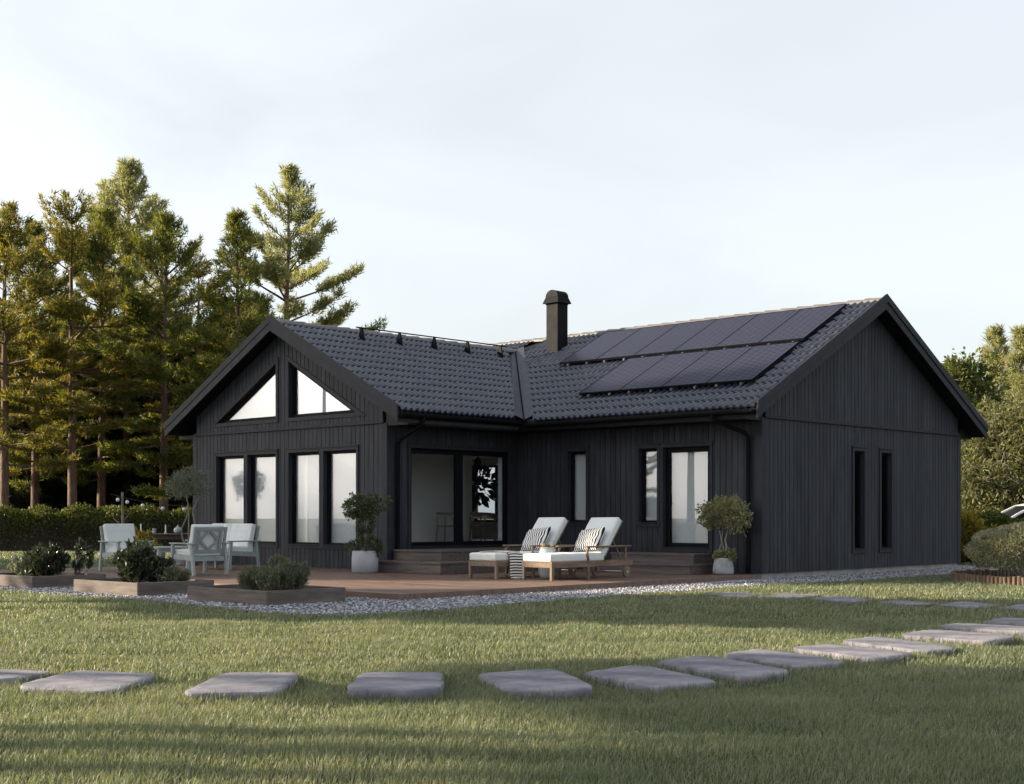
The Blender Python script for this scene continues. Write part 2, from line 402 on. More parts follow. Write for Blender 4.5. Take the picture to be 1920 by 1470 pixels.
def wall(mb, tw, s0, s1, zb, top, ops, d0, d1, pitch=None, gap=0, cuts=()):
    edges = [s0, s1]
    if pitch:
        n = max(1, round((s1 - s0) / pitch)); pp = (s1 - s0) / n
        segs = [(s0 + i * pp + (gap / 2 if i else 0), s0 + (i + 1) * pp - (gap / 2 if i < n - 1 else 0)) for i in range(n)]
    else: segs = [(s0, s1)]
    for a, b in segs:
        cs = sorted({a, b} | {c for c in list(cuts) + [q for o in ops for q in o[:2]] if a + 1e-4 < c < b - 1e-4})
        for l, r in zip(cs, cs[1:]):
            cur = (zb, zb)
            for o in sorted([o for o in ops if o[0] <= l + 1e-4 and o[1] >= r - 1e-4], key=lambda o: o[2](.5 * (l + r))):
                lo = (o[2](l), o[2](r))
                if max(lo[0] - cur[0], lo[1] - cur[1]) > .002: slab(mb, tw, l, r, cur[0], cur[1], lo[0], lo[1], d0, d1)
                cur = (o[3](l), o[3](r))
            t = (top(l), top(r))
            if max(t[0] - cur[0], t[1] - cur[1]) > .002: slab(mb, tw, l, r, cur[0], cur[1], t[0], t[1], d0, d1)

def rect(a, b, z0, z1): return (a, b, lambda s: z0, lambda s: z1)
def lin(a, za, b, zb): return lambda s: za + (zb - za) * (s - a) / (b - a)

WF = [(-25.63, -24.62), (-24.48, -23.49), (-23.05, -22.05), (-21.91, -20.90)]
ops_front = [rect(a, b, .57, 2.47) for a, b in WF]
tri_l = [(-25.63, 3.2), (-23.49, 3.2), (-23.49, 4.36)]
tri_r = [(-23.05, 3.2), (-20.9, 3.2), (-23.05, 4.37)]
ops_front += [(-25.63, -23.49, lambda s: 3.2, lin(-25.63, 3.2, -23.49, 4.36)), (-23.05, -20.9, lambda s: 3.2, lin(-23.05, 4.37, -20.9, 3.2))]
ops_side = [rect(18.3, 21.14, .55, 2.5)]
ops_long = [rect(-18.6, -18.12, 1.03, 2.48), rect(-16.76, -16.32, 1.02, 2.48), rect(-16.17, -15.09, .55, 2.48)]
ops_gable = [rect(24.68, 25.08, .49, 2.46), rect(25.77, 26.2, .49, 2.46)]
ops_back = [rect(-29.15, -27.3, 1.0, 2.66), rect(-26.6, -24.2, .55, 2.6), rect(-23.6, -21.2, .55, 2.6)]  # last two openings are unseen, added to bring daylight indoors
ops_left = [rect(18.4, 20.8, .55, 2.6)]  # unseen opening, added to brighten the wing interior
topw = lambda s: ZW0 - .17 - K * abs(s - XR)
topm = lambda s: ZM0 - .17 - K * abs(s - YR)
flat = lambda s: 2.95

def make_wall(tw, s0, s1, top, ops, cuts=(), clad=True, zb=.12):
    mb = H()
    if clad:
        wall(mb, tw, s0, s1, zb, top, ops, .004, .024, .133, .012, cuts)
        wall(mb, tw, s0, s1, zb, top, ops, -.12, .003, None, 0, cuts)
    else:
        wall(mb, tw, s0, s1, zb, top, ops, -.12, .02, None, 0, cuts)
    return mb.build('wall', M['paint'], house)

make_wall(w_front, XW - WW + .1, XW - .1, topw, ops_front, (XR,))
make_wall(w_side, YW + .1, YM, flat, ops_side)
make_wall(w_long, XW + .03, XM - .1, flat, ops_long)
make_wall(w_gable, YM + .1, YM + GW - .1, topm, ops_gable, (YR,))
make_wall(w_left, YW + .1, YM, flat, ops_left, clad=False)
make_wall(w_back, XL, XM - .1, flat, ops_back, clad=False)
mb = H(); mb.box(XL - .02, XL + .12, YM, YM + GW, .12, 2.95); mb.prism([(XL, YM, 2.95), (XL, YM + GW, 2.95), (XL, YR, ZM0 - .2)], (.12, 0, 0)); mb.box(XL, XW - WW, YM - .02, YM + .12, .12, 2.95)
mb.build('wall', M['paint'], house)

# corner boards, belt trims
mb = H()
for x in (XW - WW, XW):
    sgn = 1 if x == XW else -1
    mb = H(); mb.box(x - sgn * .12, x + sgn * .034, YW - .034, YW + .12, .12, 2.96); mb.build('corner_board', M['trim'], house, bevel=.004)
for ya, yb in ((YM - .034, YM + .12), (YM + GW - .12, YM + GW + .034)):
    H().box(XM - .12, XM + .034, ya, yb, .12, 2.96).build('corner_board', M['trim'], house, bevel=.004)
def belt(tw, s0, s1):
    mb = H()
    for z0, z1, d in ((2.952, 2.985, .06), (2.986, 3.02, .04)): slab(mb, tw, s0, s1, z0, z0, z1, z1, .0245, d)
    mb.build('belt_trim', M['trim'], house, bevel=.004)
belt(w_front, XW - WW + .03, XW - .06); belt(w_gable, YM + .06, YM + GW - .06)
for tw, x, top in ((w_front, XW, topw), (w_front, XW - WW, topw), (w_gable, YM, topm), (w_gable, YM + GW, topm)):
    pass

# foundation
mb = H()
mb.box(XW - WW + .03, XW - .03, YW + .03, YM + .5, -.2, .118); mb.box(XL + .03, XM - .03, YM + .035, YM + GW - .03, -.2, .117)
mb.build('foundation', M['concrete'], house)

# interior shell
mb = H(); mb.box(XW - WW + .13, XW - .13, YW + .13, YM + .13, .4, .5); mb.box(XL + .13, XM - .13, YM + .131, YM + GW - .13, .4, .5)
mb.build('interior_floor', M['floor'], house)
mb = H(); mb.box(XL + .13, XM - .13, YM + .131, YM + GW - .13, 2.88, 2.94)
mb.build('ceiling', M['white'], house)
H().box(-22.75, -22.65, YW + .14, 22.65, .5, 2.88).build('interior_wall', M['white'], house)
H().box(-19.0, -18.9, YM + .13, YM + GW - .13, .5, 2.88).build('interior_wall', M['white'], house)
mb = H()
for a, b, z0, z1 in ((XL + .13, -29.15, .5, 2.88), (-27.3, -26.6, .5, 2.88), (-24.2, -23.6, .5, 2.88), (-21.2, -19.0, .5, 2.88), (-29.15, -27.3, .5, 1.0), (-29.15, -27.3, 2.66, 2.88)):
    H().box(a, b, YM + GW - .16, YM + GW - .135, z0, z1).build('interior_wall', M['white'], house)
H().box(XM - 2.0, XM - 1.95, YM + .2, YM + GW - .2, .5, 2.88).build('interior_wall', M['dark'], house)

# windows
def offs(poly, d):
    n = len(poly); A = sum(poly[i][0] * poly[(i + 1) % n][1] - poly[(i + 1) % n][0] * poly[i][1] for i in range(n))
    if A < 0: poly = poly[::-1]
    L = []
    for i in range(n):
        p, q = Vector(poly[i]), Vector(poly[(i + 1) % n]); t = (q - p).normalized(); nn = Vector((t.y, -t.x))
        L.append((p + nn * d, t))
    out = []
    for i in range(n):
        (p, t), (q, s) = L[i - 1], L[i]
        den = t.x * s.y - t.y * s.x; k = ((q.x - p.x) * s.y - (q.y - p.y) * s.x) / den
        out.append(tuple(p + t * k))
    return out
def ring(mb, tw, outer, inner, d0, d1):
    n = len(outer)
    for i in range(n):
        j = (i + 1) % n
        vs = [tw(*q, d) for d in (d0, d1) for q in (outer[i], outer[j], inner[j], inner[i])]
        mb.add(vs, [(0,1,2,3),(7,6,5,4),(0,4,5,1),(1,5,6,2),(2,6,7,3),(3,7,4,0)])
def plate(mb, tw, poly, d0, d1):
    n = len(poly)
    mb.add([tw(*q, d0) for q in poly] + [tw(*q, d1) for q in poly], [tuple(range(n - 1, -1, -1)), tuple(range(n, 2 * n))] + [(i, (i + 1) % n, n + (i + 1) % n, n + i) for i in range(n)])
def R4(a, b, z0, z1): return [(a, z0), (b, z0), (b, z1), (a, z1)]
def window(tw, poly, fw=.055, sky_sheet=True, casing=.07, name='window', head=True, jamb=.03, panes=None, gl='glass'):
    poly = offs(poly, 0)
    mb = H(); ring(mb, tw, offs(poly, -.002), offs(poly, -fw), -.118, -.05)
    if panes:
        for a, b in panes[1]: plate(mb, tw, R4(a, b, poly[0][1] + .01, poly[2][1] - .01), -.115, -.052)
    f = mb.build(name, M['metal'], house, bevel=.004)
    mb = H(); ring(mb, tw, offs(poly, casing), offs(poly, .001), .0245, .046)
    if head:
        zs = max(p[1] for p in poly); a = min(p[0] for p in poly); b = max(p[0] for p in poly)
        plate(mb, tw, R4(a - casing - .012, b + casing + .012, zs + casing + .001, zs + casing + .028), .0245, .062)
        z0 = min(p[1] for p in poly)
        plate(mb, tw, R4(a + .01, b - .01, z0 - .0, z0 + .018), -.045, .066)
    mb.build('casing', M['trim'], f, bevel=.003)
    for pl in (panes[0] if panes else [offs(poly, -fw + .004)]):
        mb = H(); plate(mb, tw, pl, -.09, -.078); mb.build('pane', M[gl], f)
    if jamb:
        mb = H(); ring(mb, tw, offs(poly, .05), offs(poly, -.012), -.122 - jamb, -.122); mb.build('jamb', M['jamb'], f)
    if sky_sheet:  # added sheet close behind the glass, standing in for reflected sky
        mb = H(); plate(mb, tw, offs(poly, .04), -.13 - jamb, -.124 - jamb); mb.build('sky_sheet', M['sky_sheet'], f)
    return f
for a, b in WF: window(w_front, R4(a, b, .57, 2.47))
window(w_front, tri_l, .07, head=False, casing=.08); window(w_front, tri_r, .07, head=False, casing=.08)
window(w_side, R4(18.3, 21.14, .55, 2.5), .1, False, .07, 'sliding_door', True, .2,
       ([R4(18.4, 19.62, .65, 2.41), R4(19.81, 21.05, .65, 2.41)], [(19.61, 19.82)]), 'clear')
window(w_long, R4(-18.6, -18.12, 1.03, 2.48)); window(w_long, R4(-16.76, -16.32, 1.02, 2.48), .06)
window(w_long, R4(-16.17, -15.09, .55, 2.48), .1, name='terrace_door')
window(w_gable, R4(24.68, 25.08, .49, 2.46), .045, False, .07, jamb=0, gl='clear'); window(w_gable, R4(25.77, 26.2, .49, 2.46), .045, False, .07, jamb=0, gl='clear')
window(w_back, R4(-29.15, -27.3, 1.0, 2.66), .06, False, .05, jamb=0, gl='clear', panes=([R4(-29.1, -28.3, 1.05, 2.6), R4(-28.2, -27.36, 1.05, 2.6)], [(-28.3, -28.2)]))

window(w_left, R4(18.4, 20.8, .55, 2.6), .08, False, .06, jamb=0, gl='clear')  # added window out of view, lets daylight into the wing
for a, b in ((-26.6, -24.2), (-23.6, -21.2)): window(w_back, R4(a, b, .55, 2.6), .08, False, .05, jamb=0, gl='clear')  # two added back windows out of view, for more light indoors
# roof deck, eaves and barge boards
EY = YM - .676; EX = XW + .691
XE = XM + .37; YE = YW - .36
def vee(c, half, z0, t0, t1, ax, lo, hi):
    pr = []
    for s, t in ((-half, t0), (0, t0), (half, t0), (half, t1), (0, t1), (-half, t1)):
        z = z0 - K * abs(s) + t
        pr.append((lo, c + s, z) if ax == 'x' else (c + s, lo, z))
    ext = (hi - lo, 0, 0) if ax == 'x' else (0, hi - lo, 0)
    a = [pr[0], pr[1], pr[4], pr[5]]; b = [pr[1], pr[2], pr[3], pr[4]]
    return a, b, ext
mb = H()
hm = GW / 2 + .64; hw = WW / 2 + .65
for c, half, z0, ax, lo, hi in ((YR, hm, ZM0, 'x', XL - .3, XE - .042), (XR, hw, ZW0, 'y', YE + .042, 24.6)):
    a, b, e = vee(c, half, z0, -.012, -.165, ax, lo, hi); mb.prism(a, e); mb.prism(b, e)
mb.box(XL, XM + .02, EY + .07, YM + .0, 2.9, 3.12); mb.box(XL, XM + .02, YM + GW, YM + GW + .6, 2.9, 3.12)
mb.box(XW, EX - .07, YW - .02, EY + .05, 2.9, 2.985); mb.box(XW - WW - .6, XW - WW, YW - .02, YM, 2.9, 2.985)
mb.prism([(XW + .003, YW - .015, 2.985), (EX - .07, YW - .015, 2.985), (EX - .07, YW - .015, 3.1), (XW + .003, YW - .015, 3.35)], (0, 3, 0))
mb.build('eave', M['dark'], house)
mb = H(); a, b, e = vee(XR, WW / 2 - .14, ZW0, -.2, -.23, 'y', YW + .13, YM + .1); mb.prism(a, e); mb.prism(b, e); mb.build('ceiling', M['white'], house)
mb = H(); mb.box(XW + .7, XM + .04, EY + .045, EY + .069, 2.93, 3.14); mb.box(EX - .069, EX - .045, YE + .05, EY + .02, 2.93, 3.14)
mb.build('fascia', M['trim'], house)
def barge(c, half, z0, ax, lo, hi, side, t0, t1):
    a, b, e = vee(c, half, z0, t0, t1, ax, lo, hi)
    mb.prism(a if side < 0 else b, e)
for s in (-1, 1):
    mb = H()
    barge(YR, hm + .04, ZM0, 'x', XE - .04, XE - .012, s, .11, -.19); barge(YR, hm + .045, ZM0, 'x', XE - .011, XE + .012, s, .125, -.02)
    mb.build('barge_board', M['trim'], house, bevel=.003)
    mb = H()
    barge(XR, hw + .04, ZW0, 'y', YE, YE + .04, s, .11, -.19); barge(XR, hw + .045, ZW0, 'y', YE - .012, YE + .011, s, .125, -.02)
    mb.build('barge_board', M['trim'], house, bevel=.003)

# tiles: waves up and down along the eave, stepped rows up the slope
def tiles(name, u0, u1, L, tw, clips=(), pitch=.15, row=.35):
    ku = 10; nu = int(round((u1 - u0) / pitch)) * ku + 1
    us = np.linspace(u0, u1, nu)
    ph = np.linspace(0, (nu - 1) / ku, nu) % 1
    wav = .05 * np.power(np.clip(.5 + .5 * np.cos(2 * np.pi * ph), 0, 1), 1.3)
    nr = int(math.ceil(L / row)); V = []; F = []
    for r in range(nr):
        v0 = r * row; v1 = min(L, (r + 1) * row + .02)
        for v, n in ((v0, .004), (v0 + .003, .032), (v0 + .015, .036), (v1, .004)):
            jit = rng.normal(0, .0012, nu // ku + 1)[np.minimum(np.arange(nu) // ku, nu // ku)]
            lift = wav * (0 if n == .004 and v == v0 else 1) + n + jit
            if v == v0: lift = wav * .55
            V += [tw(u, v, l) for u, l in zip(us, lift)]
    V = np.array(V)
    for r in range(nr * 4 - 1):
        if r % 4 == 3: continue
        a = np.arange(nu - 1) + r * nu
        F.append(np.stack([a, a + 1, a + 1 + nu, a + nu], 1))
    F = np.concatenate(F)
    o = np_mesh(name, V - np.array(HO), F, M['tile'], house)
    if clips:
        bm = bmesh.new(); bm.from_mesh(o.data)
        for p, n in clips:
            bmesh.ops.bisect_plane(bm, geom=bm.verts[:] + bm.edges[:] + bm.faces[:], plane_co=Vector(p) - Vector(HO), plane_no=n, clear_outer=True)
        bm.to_mesh(o.data); bm.free()
    o.data.polygons.foreach_set('use_smooth', [True] * len(o.data.polygons))
    try: o.data.set_sharp_from_angle(angle=R(50))
    except Exception: pass
    return o
VC = YR + XR + (ZW0 - ZM0) / K          # valley: x + y = VC
VC2 = YR - XR + (ZW0 - ZM0) / K
def t_main(u, v, n): return (u, EY + v * CP - n * SP, ZM0 - K * (YR - EY) + v * SP + n * CP)
def t_back(u, v, n): return (u, 2 * YR - (EY + v * CP - n * SP), ZM0 - K * (YR - EY) + v * SP + n * CP)
def t_wing(u, v, n): return (EX - v * CP + n * SP, u, ZW0 - K * (EX - XR) + v * SP + n * CP)
def t_wingl(u, v, n): return (2 * XR - (EX - v * CP + n * SP), u, ZW0 - K * (EX - XR) + v * SP + n * CP)
LM = (YR - EY) / CP - .02; LW = (EX - XR) / CP - .02
q = .175 * math.sqrt(2)
tiles('roof_tiles', XR + .6, XE - .045, LM, t_main, [((VC - 20 + q, 20, 0), (-1, -1, 0))])
tiles('roof_tiles', XL - .3, XR + .6, LM, t_main, [((20 - VC2 - q, 20, 0), (1, -1, 0)), ((XR + .6, 0, 0), (1, 0, 0))])
tiles('roof_tiles', XL - .3, XE - .045, LM, t_back)
tiles('roof_tiles', YE + .045, 25, LW, t_wing, [((VC - 20 - q, 20, 0), (1, 1, 0))])
tiles('roof_tiles', YE + .045, 25, LW, t_wingl, [((20 - VC2, 20, 0), (-1, 1, 0))])
mb = H()   # valley: a folded sheet, two flat wings with upturned edges
va = Vector((XR, VC - XR, 0)); vb = Vector((VC - EY + .02, EY - .02, 0))
def zmain(p): return ZM0 - K * abs(YR - p[1])
def zwing(p): return ZW0 - K * abs(p[0] - XR)
e1 = Vector((1, 1, 0)).normalized()
for s, zf in ((1, zmain), (-1, zwing)):
    prof = ((0, .02), (.02 * s, .06), (.205 * s, .085), (.215 * s, .045))
    P = []
    for k, b in ((0, va), (1, vb)):
        P.append([Vector((b.x + e1.x * o, b.y + e1.y * o, zf((b.x + e1.x * o, b.y + e1.y * o)) + h)) for o, h in prof])
    vs = P[0] + P[1]; mb.add(vs, [(i, i + 1, i + 5, i + 4) for i in range(3)])
mb.build('valley_flashing', M['valley'], house)

# ridge caps
def ridge(a, b, r0, n):
    a, b = Vector(a), Vector(b); d = (b - a).normalized(); side = d.cross(Vector((0, 0, 1))); mb = H()
    L = (b - a).length / n
    for i in range(n):
        p, q2 = a + d * (L * i), a + d * (L * (i + 1) + .05)
        vs = []
        for base, r, lift in ((p, r0 * 1.0, .018), (q2, r0 * .9, .0)):
            for kk in range(9):
                t = math.pi * kk / 8
                vs.append(base + side * (r * 1.15 * math.cos(t)) + Vector((0, 0, r * .85 * math.sin(t) + lift)))
        m = 9
        mb.add(vs, [(k, k + 1, k + 1 + m, k + m) for k in range(8)] + [tuple(range(8, -1, -1)), tuple(range(m, 2 * m))])
    return mb.build('ridge_tile', M['ridge'], house)
ridge((XL - .3, YR, ZM0 - .045), (XE - .05, YR, ZM0 - .045), .125, 42)
ridge((XR, 24.75, ZW0 - .035), (XR, YE + .05, ZW0 - .035), .12, 18)

# gutters and downpipes
def gutter(a, b, r=.062):
    a, b = Vector(a), Vector(b); d = (b - a).normalized(); side = d.cross(Vector((0, 0, 1))); vs = []
    prof = [(r, 0.012)] + [(r * math.cos(t), -r * math.sin(t)) for t in np.linspace(0, math.pi, 9)] + [(-r, .012)] + [(-(r - .008), .01)] + [(-(r - .008) * math.cos(t), -(r - .008) * math.sin(t)) for t in np.linspace(0, math.pi, 9)]
    n = len(prof)
    for p in (a, b): vs += [p + side * x + Vector((0, 0, z)) for x, z in prof]
    mb = H(); mb.add(vs, [(i, (i + 1) % n, n + (i + 1) % n, n + i) for i in range(n)] + [tuple(range(1, 10)), tuple(range(n + 9, n, -1))])
    mb.tube([a + side * (r + .004) + Vector((0, 0, .012)), b + side * (r + .004) + Vector((0, 0, .012))], .009, 6)
    L = (b - a).length
    for i in range(int(L / .6) + 1):
        p = a + d * min(L - .05, .1 + i * .6); mb.bar(p + side * (-r - .02) + Vector((0, 0, .0)), p + side * (r + .014) + Vector((0, 0, .02)), .02, .004)
    return mb.build('gutter', M['metal'], house)
zgm = ZM0 - K * (YR - EY) - .045; zgw = ZW0 - K * (EX - XR) - .045
gutter((XE - .07, EY - .035, zgm), (EX + .15, EY - .035, zgm - .01))
gutter((EX + .03, EY + .05, zgw), (EX + .03, YE + .06, zgw - .01))
gutter((2 * XR - EX - .03, YE + .06, zgw), (2 * XR - EX - .03, 21, zgw))
def pipe(pts, r=.04):
    mb = H(); mb.tube(pts, r, 12)
    a, b = Vector(pts[-3]), Vector(pts[-2])
    for k in (.12, .4, .68, .94):
        p = a.lerp(b, k); mb.lathe((p.x, p.y, p.z - .012), [(r + .008, 0), (r + .008, .024)], 12)
    return mb.build('downpipe', M['metal'], house, smooth=True)
yd = YM - .085; xd = -14.2
pipe([(-14.55, EY - .035, zgm - .03), (-14.55, EY - .035, 2.95), (-14.52, EY + .02, 2.88), (xd - .02, yd - .06, 2.68), (xd, yd, 2.6), (xd, yd, .3), (xd, yd - .01, .12)])
xd2 = XW + .09; yd2 = YW + .2
pipe([(EX + .03, YW + .28, zgw - .03), (EX + .03, YW + .28, 2.97), (EX - .02, YW + .27, 2.89), (xd2 + .08, yd2 + .02, 2.66), (xd2, yd2, 2.56), (xd2, yd2, .3), (xd2 + .01, yd2, .13)])
xd3 = XM + .09
pipe([(2 * XR - EX - .03, YW + .5, zgw - .05), (2 * XR - EX - .03, YW + .5, 2.97), (2 * XR - EX + .05, YW + .5, 2.85), (XW - WW - .1, YW + .45, 2.6), (XW - WW - .09, YW + .45, 2.5), (XW - WW - .09, YW + .45, .3), (XW - WW - .09, YW + .45, .14)])
pipe([(XM - .3, YM + GW + .65, 3.1), (XM - .3, YM + GW + .65, 2.93), (XM - .3, YM + GW + .5, 2.8), (XM - .3, YM + GW + .16, 2.6), (XM - .3, YM + GW + .1, 2.5), (XM - .3, YM + GW + .1, .3), (XM - .3, YM + GW + .1, .1)])

# chimney
cx, cy, cw = -21.66, 24.5, .18
ch = H().box(cx - cw, cx + cw, cy - cw, cy + cw, 4.6, 6.22).build('chimney', M['metal'], house, bevel=.006)
mb = H(); mb.box(cx - cw - .008, cx + cw + .008, cy - cw - .008, cy + cw + .008, 6.15, 6.2)
a, b = cw + .065, cw + .01
mb.add([(cx - a, cy - a, 6.18), (cx + a, cy - a, 6.18), (cx + a, cy + a, 6.18), (cx - a, cy + a, 6.18), (cx - b, cy - b, 6.33), (cx + b, cy - b, 6.33), (cx + b, cy + b, 6.33), (cx - b, cy + b, 6.33)],
       [(0,3,2,1),(0,1,5,4),(1,2,6,5),(2,3,7,6),(3,0,4,7),(4,5,6,7)])
arch = [(cx - b * math.cos(t), cy - b - .004, 6.331 + b * .85 * math.sin(t)) for t in np.linspace(0, math.pi, 17)]
mb.prism(arch[::-1], (0, 2 * b + .008, 0))
mb.build('chimney_cap', M['metal'], ch)
H().box(cx - cw - .05, cx + cw + .05, cy - cw - .05, cy + cw + .05, 4.7, 4.95 - .02).build('flashing', M['metal'], ch)

# snow guard along the wing ridge
mb = H()
xg = -22.72; zb = ZW0 - K * (xg - XR)
mb.tube([(xg + .02, 19.2, zb + .3), (xg + .02, 23.85, zb + .3)], .014, 8)
sg = mb.build('snow_guard', M['metal'], house)
for yy in (19.36, 20.45, 21.5, 22.56, 23.65):
    mb = H(); mb.prism([(xg - .09, yy - .02, zb + .07), (xg + .12, yy - .02, zb - .03), (xg + .04, yy - .02, zb + .3), (xg, yy - .02, zb + .32)], (0, .04, 0)); mb.bar((xg - .3, yy, zb + .2), (xg + .1, yy, zb), .03, .012)
    mb.build('bracket', M['metal'], sg)

# solar panels: six above, four below
slope_o = lambda x, y, n: (x, y - n * SP, ZM0 - K * (YR - y) + n * CP)
for row_i, (yy, x0, n) in enumerate(((23.42, -20.57, 6), (21.64, -18.47, 4))):
    for i in range(n):
        mb = MB(); L = 1.62 / CP * 1.0; mb.box(.012, 1.038, 0, L, 0, .008)
        o = mb.build('solar_panel', M['solar'], house)
        p = slope_o(x0 + i * 1.05, yy, .135); o.location = Vector(p) - Vector(HO); o.rotation_euler = (PITCH, 0, 0)
        mb = MB()
        for a, b, c, d in ((0, 1.045, -.012, 0), (0, 1.045, L, L + .012), (0, .012, 0, L), (1.038, 1.048, 0, L)): mb.box(a, b, c, d, -.03, .012)
        mb.build('panel_frame', M['metal'], o)
        mb = MB()
        for a in (.25, .8): mb.bar((a, -.05, -.05), (a, L + .03, -.05), .04, .036)
        mb.build('rail', M['hubcap'], o)

# ---------------------------------------------------------------- rooms seen through the sliding door
t = thing('dining_table', 'grey brown dining table standing inside behind the sliding door', 'table', (-22.95, 23.3, .5))
mb = MB(); mb.box(-.85, .85, -.45, .45, .69, .73); mb.build('table_top', M['oak'], t, bevel=.006)
mb = MB(); mb.box(-.75, .75, -.36, -.33, .6, .69); mb.box(-.75, .75, .33, .36, .6, .69); mb.box(-.78, -.75, -.36, .36, .6, .69); mb.box(.75, .78, -.36, .36, .6, .69); mb.build('apron', M['oak'], t)
for x in (-.76, .76):
    for y in (-.36, .36): MB().bar((x * 1.04, y * 1.1, 0), (x, y, .69), .05, .05).build('leg', M['oak'], t)
def dining_chair(loc, rz, label):
    c = thing('dining_chair', label, 'chair', loc, rz, 'wooden dining chairs indoors')
    mb = MB(); mb.prism([(-.23, -.22, .43), (.23, -.2, .43), (.23, .2, .43), (-.23, .22, .43)], (0, 0, .03)); mb.build('seat', M['oak'], c, bevel=.008)
    for x in (-.2, .2):
        for y in (-.19, .19): MB().tube([(x * 1.2, y * 1.15, 0), (x, y, .44), (x * 1.02, y * 1.1, .66 if x < 0 else .64)], [.014, .019, .014], 8).build('leg', M['oak'], c)
    pts = [Vector((.28 * math.cos(t) * 1.0, .27 * math.sin(t), .66 + .07 * math.cos(t / 2 - math.pi / 2))) for t in np.linspace(R(55), R(305), 15)]
    mb = MB()
    for p, q2 in zip(pts, pts[1:]): mb.bar(p, q2, .03, .05)
    mb.build('backrest', M['oak'], c)
dining_chair((-21.95, 21.25, .5), R(20), 'wooden chair alone behind the left sliding pane, curved back')
dining_chair((-22.3, 22.65, .5), R(100), 'wooden chair on the near side of the indoor dining table')
dining_chair((-21.75, 23.2, .5), R(190), 'wooden chair at the right end of the indoor dining table')
# ---------------------------------------------------------------- ground, deck, steps, gravel
mb = MB(); mb.add([(-700, -700, 0), (700, -700, 0), (700, 700, 0), (-700, 700, 0)], [(0, 1, 2, 3)])
tag(mb.build('lawn_ground', M['ground']), kind='structure')
GRAVEL = [(-26.3,10.25),(-20.5,10.14),(-18.7,10.08),(-17.6,10.24),(-15.6,10.2),(-14.35,10.0),(-13.4,9.92),(-12.75,9.95),(-12.35,10.35),(-12.28,11.1),(-12.25,12.5),(-12.48,14.4),(-12.62,16.1),(-12.6,17.6),(-12.75,19.8),(-12.4,22),(-12.4,26),(-12.55,29.5),(-12.6,31),(-16,31),(-16,25),(-26.3,25)]
mb = MB(); mb.add([(x, y, .006) for x, y in GRAVEL], [tuple(range(len(GRAVEL)))])
tag(mb.build('gravel_bed', M['gravelbase']), kind='structure')

def inside(P, poly):
    x, y = P[:, 0], P[:, 1]; r = np.zeros(len(P), bool); n = len(poly)
    for i in range(n):
        (x0, y0), (x1, y1) = poly[i], poly[(i + 1) % n]
        c = ((y0 > y) != (y1 > y)) & (x < (x1 - x0) * (y - y0) / (y1 - y0 + 1e-12) + x0)
        r ^= c
    return r

DX0, DX1, DY0, DZ = -26.0, XM - .002, 12.595, .1
dk = thing('wooden_deck', 'reddish brown wooden terrace deck in front of the black house', 'deck', (-20, 15, 0))
mb = MB((-20, 15, 0)); y = DY0; bw = .118
for i in range(int((YM - DY0) / (bw + .006)) + 1):
    y0 = DY0 + .022 + i * (bw + .006); y1 = min(y0 + bw, YM - .03)
    if y1 - y0 < .02: break
    x1s = [DX0] + sorted(DX0 + (i * 1.7 % 3.9) + k * 3.9 for k in range(3)) + [DX1]
    xe = DX1 if y1 < YM else XM
    for a, b in zip(x1s, x1s[1:]):
        if b - a < .05: continue
        if y0 > YW - .05 and y0 < YM:
            a = max(a, XW + .03)
            if b - a < .05: continue
        z = DZ + random.uniform(-.0015, .0015)
        mb.box(a + .002, b - .002, y0, y1, z - .028, z)
mb.build('boards', M['deckwood'], dk)
mb = MB((-20, 15, 0)); mb.box(DX0, DX1, DY0, DY0 + .02, .002, DZ + .001); mb.box(DX1 + .001, DX1 + .021, DY0, YM - .06, .002, DZ + .001); mb.box(DX0 - .02, DX0 - .001, DY0, YW - .03, .002, DZ + .001)
mb.build('fascia', M['deckwood'], dk, bevel=.003)
H2 = MB((-20, 15, 0)); H2.box(DX0 + .01, DX1 - .01, DY0 + .03, YW - .03, .01, DZ - .03); H2.box(XW + .03, DX1 - .01, YW - .03, YM - .05, .01, DZ - .03); H2.build('joists', M['dark'], dk)

def steps(label, org, boxes, face):
    t = thing('wooden_steps', label, 'steps', org)
    for x0, x1, y0, y1, z1 in boxes:
        mb = MB(org); lo = DZ + .002
        for k in range(3):     # treads of three planks
            if face == 'x': a, b = x0 + (x1 - x0) * k / 3, x0 + (x1 - x0) * (k + 1) / 3; mb.box(a + .004, b - .004 + (.02 if k == 2 else 0), y0 - .02, y1 + (0 if 0 else 0), z1 - .035, z1)
            else: a, b = y0 + (y1 - y0) * k / 3, y0 + (y1 - y0) * (k + 1) / 3; mb.box(x0 - .02, x1 + .02, a + .004 - (.02 if k == 0 else 0), b - .004, z1 - .035, z1)
        mb.build('tread', M['stepwood'], t, bevel=.004)
        mb = MB(org); mb.box(x0, x1, y0, y1, lo, z1 - .037); mb.build('riser', M['stepwood'], t, bevel=.004)
    return t
steps('wide two-step wooden steps below the sliding glass door', (-19.2, 19, DZ),
      [(XW + .06, -18.1, YW - .42, YM - .1, .32), (XW + .065, -18.62, YW + .1, YM - .12, .52)], 'x')
steps('wooden steps below the terrace door, beside the small potted tree', (-16, 20.9, DZ),
      [(-17.3, -14.78, 20.32, YM - .04, .285), (-16.95, -15.0, 20.75, YM - .05, .465)], 'y')

